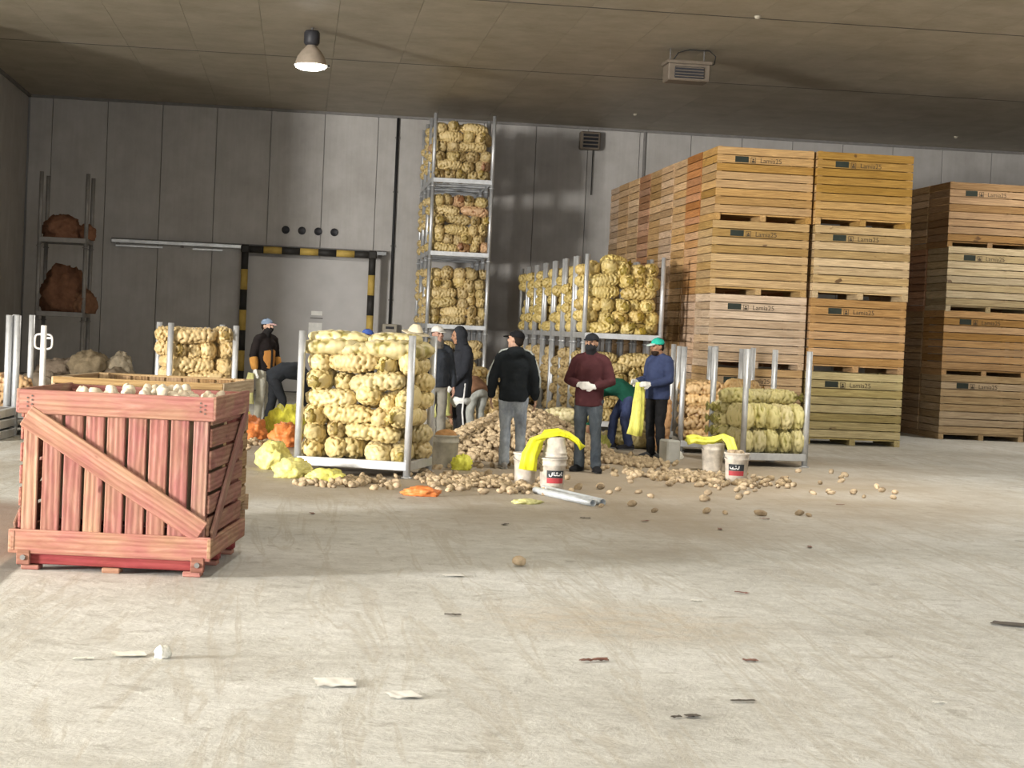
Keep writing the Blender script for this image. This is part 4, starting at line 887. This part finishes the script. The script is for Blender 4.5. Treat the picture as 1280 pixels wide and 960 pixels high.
# ------------------------------------------------------------------ people
def vmul(c, k): return Vector(c) * k
def stand(**kw):
    J = dict(pel=(0, 0, .93), wai=(0, .005, 1.10), che=(0, .01, 1.28), nek=(0, .02, 1.47), hed=(0, -.015, 1.605))
    for s, k in ((1, 'L'), (-1, 'R')):
        J['sh' + k] = (s * .170, .015, 1.395); J['el' + k] = (s * .245, .035, 1.12); J['wr' + k] = (s * .255, -.04, .875)
        J['hi' + k] = (s * .09, 0, .90); J['kn' + k] = (s * .10, -.02, .49); J['an' + k] = (s * .11, .03, .085); J['to' + k] = (s * .18, -1, 0)
        J['pn' + k] = (-s, 0, 0)
    J.update(kw); return J
def hand_shape(bm, wr, dv, pn, side, fat=0.0, curl=.45):
    """Palm, four unequal bent fingers and a thumb leaving the side of the palm."""
    dv = Vector(dv).normalized(); pn = Vector(pn); pn = (pn - dv * pn.dot(dv)).normalized(); sd = dv.cross(pn) * side
    wr = Vector(wr); p1 = wr + dv * .085
    loft(bm, [wr - dv * .02, wr + dv * .03, p1], [.024 + fat, .036 + fat, .040 + fat], [.018 + fat, .016 + fat, .014 + fat], sd, 10)
    for i, ln in enumerate((.070, .080, .075, .058)):
        o = p1 + sd * (.028 - .0185 * i); d = dv.copy(); pts = [o - dv * .02]; 
        for k, fr in enumerate((.45, .32, .23)):
            d = (d + pn * curl * (.6 + .25 * k)).normalized(); pts.append(pts[-1] + d * (ln * fr + (.02 if k == 0 else 0)))
        loft(bm, pts, [.0105 + fat, .010 + fat, .009 + fat, .008 + fat], None, sd, 8)
    b = wr + dv * .03 + sd * .03; loft(bm, [b, b + (sd * .7 + dv * .6 + pn * .3).normalized() * .035, b + (sd * .5 + dv * 1 + pn * .6).normalized() * .068], [.013 + fat, .011 + fat, .009 + fat], None, pn, 8)
def head_matrix(J, fd):
    fd = Vector(fd).normalized(); ud = (Vector(J['hed']) - Vector(J['nek'])).normalized() * .6 + Vector((0, 0, .4 if J.get('upright', True) else 0)); ud = (ud - fd * ud.dot(fd)).normalized(); y = -fd; x = y.cross(ud)
    return Matrix((x, y, ud)).transposed()
def trunk(bm, J, rx, ry, top=True, low=.10, drop=0.0):
    pel, wai, che, nek = (Vector(J[k]) for k in ('pel', 'wai', 'che', 'nek')); sh = (Vector(J['shL']) + Vector(J['shR'])) / 2; dn = (pel - wai).normalized()
    cs = [pel + dn * (low + drop), pel, wai, che, (che + sh) / 2 + Vector((0, 0, 0)), sh * .75 + nek * .25]
    loft(bm, cs, rx, ry, Vector(J['shL']) - Vector(J['shR']), 20, 1)
def mid(a, b, k=.5): return Vector(a) * (1 - k) + Vector(b) * k
def person(label, loc, rz, J, hgt, skin, top, bottom, shoe, face=(0, -1, 0), gloves=None, cap=None, hat=None, hood=None, hair=(.02, .015, .012), beard=None, mask=None, collar=None, bulk=0.0, denim=False, stripes=None, drop=0.0, extra=None, seed=1, topname='jacket', scarf=None, side_stripe=None, hem=None):
    k = hgt / 1.72
    P = thing('person', label, 'person', loc, rz, 'workers sorting potatoes'); P.scale = (k, k, k)
    hm = head_matrix(J, face); hd = Vector(J['hed'])
    H = lambda x, y, z: hd + hm @ Vector((x, y, z))
    bm = bmesh.new()
    trunk(bm, J, [.13, .15, .135, .15, .14, .09], [.09, .105, .095, .105, .095, .07], low=.05)
    loft(bm, [mid(J['che'], J['nek'], .7), J['nek'], H(0, .015, -.06)], [.075, .058, .056], [.068, .058, .058])
    for s, q in ((1, 'L'), (-1, 'R')):
        a, e, wv_ = J['sh' + q], J['el' + q], J['wr' + q]
        loft(bm, [a, mid(a, e), e, mid(e, wv_, .4), wv_], [.058, .048, .040, .040, .027])
        hand_shape(bm, wv_, J.get('hd' + q, Vector(wv_) - Vector(e)), J['pn' + q], s if not J.get('flip') else -s)
        h_, n_, an = J['hi' + q], J['kn' + q], J['an' + q]
        loft(bm, [h_, mid(h_, n_), n_, mid(n_, an, .35), an], [.082, .07, .052, .052, .036])
        tv = Vector(J['to' + q]).normalized(); loft(bm, [Vector(an) - tv * .03 + Vector((0, 0, -.04)), Vector(an) + tv * .07 + Vector((0, 0, -.05)), Vector(an) + tv * .15 + Vector((0, 0, -.06))], [.03, .036, .028], [.035, .028, .018], Vector((0, 0, 1)).cross(tv))
    # head
    ell(bm, H(0, .012, .025), (.075, .094, .092), hm); ell(bm, H(0, -.02, -.045), (.058, .066, .068), hm); ell(bm, H(0, -.06, -.085), (.030, .026, .022), hm)
    loft(bm, [H(0, -.085, .025), H(0, -.105, -.012), H(0, -.098, -.02)], [.010, .014, .013]); ell(bm, H(0, -.078, .038), (.055, .016, .012), hm)
    for s in (-1, 1): ell(bm, H(s * .076, .01, -.005), (.012, .02, .032), hm); ell(bm, H(s * .038, -.066, -.02), (.022, .018, .018), hm)
    ell(bm, H(0, -.082, -.052), (.024, .010, .010), hm)
    body = mk('body', remesh(bm, .0115, 2), 'skin', P, color=skin)
    for s in (-1, 1):
        bm = bmesh.new(); ell(bm, H(s * .030, -.082, .014), (.013, .007, .008), hm, 10, 6); mk('eye', bm_mesh(bm), 'cloth', body, color=(.03, .02, .02))
        bm = bmesh.new(); ell(bm, H(s * .031, -.090, .036), (.020, .006, .005), hm, 10, 6); mk('eyebrow', bm_mesh(bm), 'cloth', body, color=hair)
    bm = bmesh.new(); ell(bm, H(0, -.092, -.052), (.022, .005, .005), hm, 10, 6); mk('mouth', bm_mesh(bm), 'skin', body, color=tuple(c * .5 for c in skin))
    if not hood:
        bm = bmesh.new(); ell(bm, H(0, .026, .035), (.082, .092, .094), hm); ell(bm, H(0, .06, -.02), (.065, .05, .06), hm); mk('hair', remesh(bm, .012, 1, .004, seed), 'cloth', P, color=hair)
    if beard:
        bm = bmesh.new(); ell(bm, H(0, -.035, -.075), (.060, .062, .045), hm); ell(bm, H(0, -.05, -.10), (.036, .035, .03), hm); mk('beard', remesh(bm, .012, 1, .004, seed), 'cloth', P, color=beard)
    if mask:
        bm = bmesh.new(); ell(bm, H(0, -.032, -.05), (.068, .082, .058), hm); loft(bm, [H(0, -.01, -.06), mid(J['nek'], H(0, 0, -.1), .4), mid(J['che'], J['nek'], .86)], [.07, .07, .085], [.075, .072, .085]); mk('face_mask', remesh(bm, .012, 2, .004, seed), 'cloth', P, color=mask)
    if scarf:
        bm = bmesh.new(); loft(bm, [H(0, -.01, -.09), J['nek'], mid(J['che'], J['nek'], .75)], [.085, .10, .12], [.09, .10, .11]); mk('scarf', remesh(bm, .014, 1, .012, seed), 'cloth', P, color=scarf)
    if cap:
        bm = bmesh.new(); ell(bm, H(0, .015, .048), (.088, .105, .078), hm); bmesh.ops.bisect_plane(bm, geom=bm.verts[:] + bm.edges[:] + bm.faces[:], plane_co=H(0, 0, .035), plane_no=hm @ Vector((0, .12, 1)), clear_inner=True)
        es = [e for e in bm.edges if e.is_boundary]; bmesh.ops.holes_fill(bm, edges=es); c_ = mk('cap', bm_mesh(bm), 'cloth', P, color=cap[0])
        bm = bmesh.new(); ell(bm, H(0, -.105, .040), (.070, .070, .009), hm @ Matrix.Rotation(.18, 3, 'X')); mk('visor', bm_mesh(bm), 'cloth', c_, color=cap[1])
        bm = bmesh.new(); ell(bm, H(0, .015, .126), (.010, .010, .006), hm, 8, 6); mk('button', bm_mesh(bm), 'cloth', c_, color=cap[0])
    if hat:
        bm = bmesh.new(); loft(bm, [H(0, .005, .05), H(0, .005, .08), H(0, .005, .125)], [.096, .094, .074], [.11, .105, .084], hm @ Vector((1, 0, 0)), 24); c_ = mk('hat_crown', bm_mesh(bm), 'cloth', P, color=hat)
        bm = bmesh.new(); ell(bm, H(0, 0, .052), (.175, .195, .012), hm @ Matrix.Rotation(.08, 3, 'X'), 28, 8); mk('brim', bm_mesh(bm), 'cloth', c_, color=hat); bm = bmesh.new(); ell(bm, H(0, .004, .066), (.102, .115, .014), hm, 24, 8); mk('band', bm_mesh(bm), 'cloth', c_, color=tuple(c * .35 for c in hat))
    if hood:
        bm = bmesh.new(); ell(bm, H(0, .03, .02), (.105, .115, .125), hm); ell(bm, H(0, .035, .07), (.075, .09, .085), hm); loft(bm, [H(0, .03, -.03), mid(J['nek'], J['hed'], .2), mid(J['che'], J['nek'], .7)], [.10, .10, .15], [.10, .095, .11])
        for f_ in [f_ for f_ in bm.faces]: pass
        hme = remesh(bm, .013, 2, .005, seed); bm = bmesh.new(); bm.from_mesh(hme)
        inv = hm.inverted()
        kill = [v for v in bm.verts if (lambda q: q.y < -.055 and q.z > -.11)(inv @ (v.co - hd))]
        bmesh.ops.delete(bm, geom=kill, context='VERTS'); bmesh.ops.solidify(bm, geom=bm.faces[:], thickness=.012); mk('hood', bm_mesh(bm), 'cloth', P, color=hood)
    # top
    B = bulk
    bm = bmesh.new(); trunk(bm, J, [.166 + B, .166 + B, .156 + B, .172 + B, .160 + B, .085 + B * .4], [.122 + B, .125 + B, .116 + B, .126 + B, .112 + B, .075 + B * .4], low=.06, drop=drop)
    for s, q in ((1, 'L'), (-1, 'R')):
        a, e, wv_ = J['sh' + q], J['el' + q], J['wr' + q]
        loft(bm, [a, mid(a, e), e, mid(e, wv_, .45), mid(e, wv_, .93)], [.064 + B * .5, .062 + B * .6, .056 + B * .5, .052 + B * .5, .043 + B * .3])
        loft(bm, [mid(J['che'], J['nek'], .92), mid(mid(J['che'], J['nek'], .80), a, .55), Vector(a) + Vector((0, 0, -.005))], [.062, .068 + B * .3, .064 + B * .5])
    if collar == 'hood': ell(bm, mid(J['che'], J['nek'], .85) + Vector((0, .075, .0)), (.12, .07, .075)); ell(bm, mid(J['che'], J['nek'], .95) + Vector((0, .03, .02)), (.11, .09, .045))
    elif collar: loft(bm, [mid(J['che'], J['nek'], .8), mid(J['nek'], J['hed'], .18)], [.085, .072], [.085, .075])
    tp = mk(topname, remesh(bm, .0145, 2, .0075, seed), 'cloth', P, color=top)
    if hem is not None:
        dn = (Vector(J['pel']) - Vector(J['wai'])).normalized(); c0 = Vector(J['pel']) + dn * (.06 + drop + .04)
        bm = bmesh.new(); loft(bm, [c0, c0 + dn * .03], [.172 + B] * 2, [.128 + B] * 2, (1, 0, 0), 24); mk('hem_stripe', bm_mesh(bm), 'cloth', tp, color=hem)
    if stripes:
        for s, q in ((1, 'L'), (-1, 'R')):
            a, e, wv_ = Vector(J['sh' + q]), Vector(J['el' + q]), Vector(J['wr' + q]); ou = Vector((s, .25, .1)).normalized()
            pts = [mid(J['nek'], a, .45) + Vector((0, .03, .048 + B * .5)), a + Vector((s * .01, .03, .062 + B * .4)), a + ou * (.064 + B * .5) + Vector((0, 0, -.03)), mid(a, e) + ou * (.064 + B * .6), e + ou * (.058 + B * .5), mid(e, wv_, .4) + ou * (.054 + B * .4)]
            bm = bmesh.new(); loft(bm, pts, [.011] * 6, None, (0, 1, 0), 8); mk('sleeve_stripe', bm_mesh(bm), 'cloth', tp, color=stripes)
    # trousers
    bm = bmesh.new(); pel, wai = Vector(J['pel']), Vector(J['wai']); dn = (pel - wai).normalized()
    loft(bm, [mid(pel, wai, .45), pel, (Vector(J['hiL']) + Vector(J['hiR'])) / 2 + dn * .04], [.142, .158, .15], [.105, .118, .112], Vector(J['hiL']) - Vector(J['hiR']), 18)
    for s, q in ((1, 'L'), (-1, 'R')):
        h_, n_, an = J['hi' + q], J['kn' + q], J['an' + q]
        loft(bm, [h_, mid(h_, n_), n_, mid(n_, an, .4), mid(n_, an, .9), mid(n_, an, 1.02)], [.098, .086, .070, .068, .066, .068])
    tb = mk('trousers', remesh(bm, .0145, 2, .010, seed + 3), 'denim' if denim else 'cloth', P, color=bottom)
    if side_stripe:
        for s, q in ((1, 'L'), (-1, 'R')):
            h_, n_, an = (Vector(J[z_ + q]) for z_ in ('hi', 'kn', 'an')); ou = Vector((s, 0, 0)); bm = bmesh.new()
            loft(bm, [h_ + ou * .10, mid(h_, n_) + ou * .09, n_ + ou * .075, mid(n_, an) + ou * .071, an + ou * .07], [.014] * 5, None, (0, 1, 0), 8); mk('side_stripe', bm_mesh(bm), 'cloth', tb, color=side_stripe)
    for s, q in ((1, 'L'), (-1, 'R')):
        an = Vector(J['an' + q]); tv = Vector(J['to' + q]); tv.z = 0; tv.normalize(); sd = Vector((0, 0, 1)).cross(tv); g0 = Vector((an.x, an.y, an.z - .085)); bm = bmesh.new()
        loft(bm, [g0 - tv * .075 + Vector((0, 0, .045)), g0 + Vector((0, 0, .055)), g0 + tv * .08 + Vector((0, 0, .045)), g0 + tv * .15 + Vector((0, 0, .036)), g0 + tv * .19 + Vector((0, 0, .03))], [.036, .045, .048, .048, .034], [.042, .052, .042, .033, .024], sd, 14)
        loft(bm, [g0 + Vector((0, 0, .05)), g0 + Vector((0, 0, .115))], [.046, .042]); sh_ = mk('shoe', remesh(bm, .012, 1), 'cloth', P, color=shoe[0])
        bm = bmesh.new(); loft(bm, [g0 - tv * .07 + Vector((0, 0, .012)), g0 + tv * .05 + Vector((0, 0, .012)), g0 + tv * .17 + Vector((0, 0, .012))], [.040, .046, .042], [.012] * 3, sd, 14); mk('sole', bm_mesh(bm), 'cloth', sh_, color=shoe[1])
    if gloves:
        for s, q in ((1, 'L'), (-1, 'R')):
            bm = bmesh.new(); wv_ = Vector(J['wr' + q]); e = Vector(J['el' + q]); dv = Vector(J.get('hd' + q, wv_ - e)); hand_shape(bm, wv_, dv, J['pn' + q], s if not J.get('flip') else -s, .0035)
            loft(bm, [mid(e, wv_, .78), wv_], [.040, .034]); mk('glove', remesh(bm, .0075, 1), 'cloth', P, color=gloves)
    if extra: extra(P, J, tp)
    return P
BLK = (.022, .024, .028); WHT = (.78, .77, .74); JEAN = (.13, .15, .18)
S1, S2, S3 = (.33, .18, .11), (.40, .24, .16), (.52, .33, .24)

# back view, black hoodie and grey jeans
J = stand(hed=(.01, -.02, 1.60), elL=(.27, .02, 1.12), elR=(-.25, .03, 1.12), wrL=(.28, -.05, .88), wrR=(-.27, -.03, .87), anL=(.09, .06, .085), knL=(.09, -.01, .49), anR=(-.12, .0, .085))
person('man seen from behind in black hoodie with white sleeve stripes and grey jeans', (2.72, 22.85, 0), PI - .08, J, 1.73, S3, (.018, .022, .026), (.30, .34, .39), ((.34, .33, .32), (.5, .5, .48)), face=(.85, -.55, .05), cap=((.012, .012, .014), (.012, .012, .014)), collar='hood', bulk=.022, denim=True, stripes=(.55, .60, .58), seed=1, topname='hoodie', drop=.02)
# maroon jumper, hands together
J = stand(elL=(.27, .0, 1.13), elR=(-.27, .0, 1.13), wrL=(.10, -.23, 1.07), wrR=(-.10, -.23, 1.09), hdL=(-1, -.35, .02), hdR=(1, -.35, 0), pnL=(0, 1, .2), pnR=(0, 1, .2), knL=(.10, -.03, .49), anL=(.13, -.03, .085), anR=(-.10, .05, .085), toL=(.45, -1, 0), toR=(-.35, -1, 0))
person('bearded man in maroon jumper and dark jeans clasping white gloved hands', (3.66, 22.75, 0), -.35, J, 1.73, S2, (.085, .030, .034), (.075, .09, .105), ((.02, .02, .022), (.05, .05, .05)), face=(-.12, -1, .02), gloves=WHT, cap=(BLK, BLK), mask=(.03, .03, .033), collar='polo', bulk=.018, denim=True, seed=2, topname='jumper', drop=.05)
# navy jumper, teal cap
J = stand(elL=(.24, -.02, 1.12), elR=(-.24, .02, 1.12), wrL=(.15, -.29, 1.06), wrR=(-.12, -.30, 1.08), hdL=(-.15, -1, 0), hdR=(.1, -1, .05), pnL=(-1, 0, -.2), pnR=(1, 0, -.2), hed=(0, -.05, 1.59))
person('man in navy jumper and teal cap holding a yellow net in white gloves', (5.10, 25.65, 0), -1.0, J, 1.72, S1, (.045, .06, .13), (.018, .018, .02), ((.05, .05, .05), (.25, .25, .24)), face=(-.1, -1, -.12), gloves=WHT, cap=((.03, .40, .30), (.55, .66, .62)), beard=(.03, .02, .015), bulk=.03, seed=3, topname='jumper', drop=.02)
drape('net_bag', [(4.80, 25.42, 1.08), (4.80, 25.40, .95), (4.79, 25.40, .8), (4.78, 25.40, .62), (4.77, 25.40, .45), (4.75, 25.42, .34)], .05, .10, (.86, .84, .20), 'long yellow net hanging from the gloves of the man in navy', 'nets in hands', 4, .5, 1)
# black hooded jacket, profile
J = stand(hed=(0, -.075, 1.585), nek=(0, -.01, 1.46), elL=(.23, -.02, 1.12), elR=(-.23, -.02, 1.12), wrL=(.15, -.20, .88), wrR=(-.13, -.22, .86), hdL=(-.1, -.5, -1), hdR=(.1, -.5, -1), pnL=(-1, 0, 0), pnR=(1, 0, 0))
person('man in black hooded coat and striped track trousers facing left', (2.44, 27.15, 0), -1.35, J, 1.74, S1, (.024, .026, .032), (.018, .018, .02), ((.03, .03, .03), (.3, .3, .3)), face=(0, -1, -.22), gloves=WHT, hood=(.026, .028, .034), bulk=.03, drop=.16, hem=(.62, .63, .62), side_stripe=(.6, .6, .6), seed=4, topname='coat')
drape('net_bag', [(2.20, 27.0, .84), (2.19, 26.98, .74), (2.17, 26.97, .6), (2.15, 26.97, .48), (2.16, 26.97, .42)], .05, .15, (.42, .42, .16), 'olive net bag held low by the man in the hooded coat', 'nets in hands', 4, .45, 3)
# green jumper, bent double toward the left
BEND = dict(pel=(0, .10, .82), wai=(0, -.05, .93), che=(0, -.26, .93), nek=(0, -.46, .86), hed=(0, -.58, .78), upright=False)
for s, q in ((1, 'L'), (-1, 'R')):
    BEND.update({'sh' + q: (s * .18, -.40, .86), 'el' + q: (s * .20, -.42, .58), 'wr' + q: (s * .14, -.46, .34), 'hi' + q: (s * .09, .10, .80), 'kn' + q: (s * .11, .02, .45), 'an' + q: (s * .12, .10, .085)})
J = stand(**BEND)
J['anR'] = (-.13, -.12, .085); J['knR'] = (-.12, -.08, .47)
person('man in green jumper and blue jeans bending down to fill a sack', (4.93, 27.5, 0), -1.5, J, 1.74, S1, (.014, .085, .055), (.045, .06, .13), ((.03, .03, .035), (.2, .2, .2)), face=(0, -.55, -.85), bulk=.02, denim=True, seed=5, topname='jumper', drop=.0)
# dark clothes, bent to the right by the yellow nets
J = stand(**BEND); J['anL'] = (.12, .20, .085); J['knL'] = (.11, .12, .45); J['knR'] = (-.11, -.06, .47); J['anR'] = (-.12, -.10, .085)
person('man in dark grey clothes bending to the right behind the central rack', (-.24, 29.4, 0), 1.5, J, 1.72, S1, (.040, .045, .055), (.035, .038, .045), ((.6, .58, .55), (.4, .4, .4)), face=(0, -.55, -.85), bulk=.02, seed=6, topname='jumper')
# grey trousers, stooping away
J = stand(**BEND)
person('man in brown top and pale grey trousers stooping beside the hooded man', (2.78, 28.5, 0), PI + .55, J, 1.60, S1, (.16, .085, .05), (.30, .31, .29), ((.1, .1, .1), (.2, .2, .2)), face=(0, -.55, -.85), bulk=.03, seed=7, topname='jacket')
# masked man in two-tone jacket
def twotone(P, J, tp):
    bm = bmesh.new(); cs = [Vector((0, -.012, .93)), Vector((0, -.016, 1.05)), Vector((0, -.016, 1.20))]; loft(bm, cs, [.150, .150, .150], [.140, .138, .138], (1, 0, 0), 20); mk('orange_panel', bm_mesh(bm), 'cloth', tp, color=(.48, .22, .06))
    bm = bmesh.new(); loft(bm, [Vector((0, -.05, .92)), Vector((0, -.05, 1.22))], [.05, .05], [.118, .118], (1, 0, 0), 14); mk('zip_placket', bm_mesh(bm), 'cloth', tp, color=(.02, .018, .016))
    for q in 'LR':
        e, w_ = J['el' + q], J['wr' + q]; bm = bmesh.new(); loft(bm, [mid(e, w_, .2), mid(e, w_, .55), mid(e, w_, .9)], [.072, .070, .058]); mk('orange_cuff', bm_mesh(bm), 'cloth', tp, color=(.55, .27, .07))
J = stand(elL=(.25, .03, 1.12), wrL=(.24, -.06, .90), wrR=(-.26, -.04, .90))
person('masked man in black and orange work jacket with blue cap beside the cold store door', (-.50, 30.6, 0), .75, J, 1.73, S3, (.020, .016, .016), (.56, .54, .46), ((.55, .53, .5), (.4, .4, .4)), face=(.2, -1, -.05), gloves=WHT, cap=((.20, .26, .36), (.55, .36, .36)), mask=(.02, .018, .018), bulk=.02, extra=twotone, seed=8)
drape('net_bag', [(-.72, 30.35, .84), (-.74, 30.33, .7), (-.76, 30.32, .5), (-.77, 30.32, .34)], .05, .10, (.74, .72, .34), 'pale yellow net hanging beside the masked man in orange', 'nets in hands', 4, .5, 4)
# heads over the central rack
person('man in cream brimmed hat behind the right post of the central rack', (1.52, 24.0, 0), .5, stand(), 1.70, (.46, .20, .15), (.035, .04, .05), (.05, .05, .06), ((.05, .05, .05), (.1, .1, .1)), face=(.5, -1, -.15), hat=(.66, .58, .42), scarf=(.55, .26, .26), bulk=.02, seed=9)
person('man in white cap and patterned scarf between the brimmed hat and the hooded coat', (1.97, 26.0, 0), .3, stand(), 1.74, (.34, .20, .15), (.035, .04, .05), (.22, .21, .18), ((.05, .05, .05), (.1, .1, .1)), face=(.15, -1, 0), cap=((.60, .58, .54), (.56, .54, .5)), scarf=(.12, .11, .10), bulk=.02, seed=10)
person('person in blue cap whose head shows above the central rack sacks', (1.17, 31.0, 0), 1.2, stand(), 1.63, S1, (.03, .03, .035), (.05, .05, .06), ((.05, .05, .05), (.1, .1, .1)), face=(.3, -1, -.2), cap=((.06, .11, .36), (.06, .11, .36)), bulk=.015, seed=11)

bpy.data.scenes.remove(TMP)
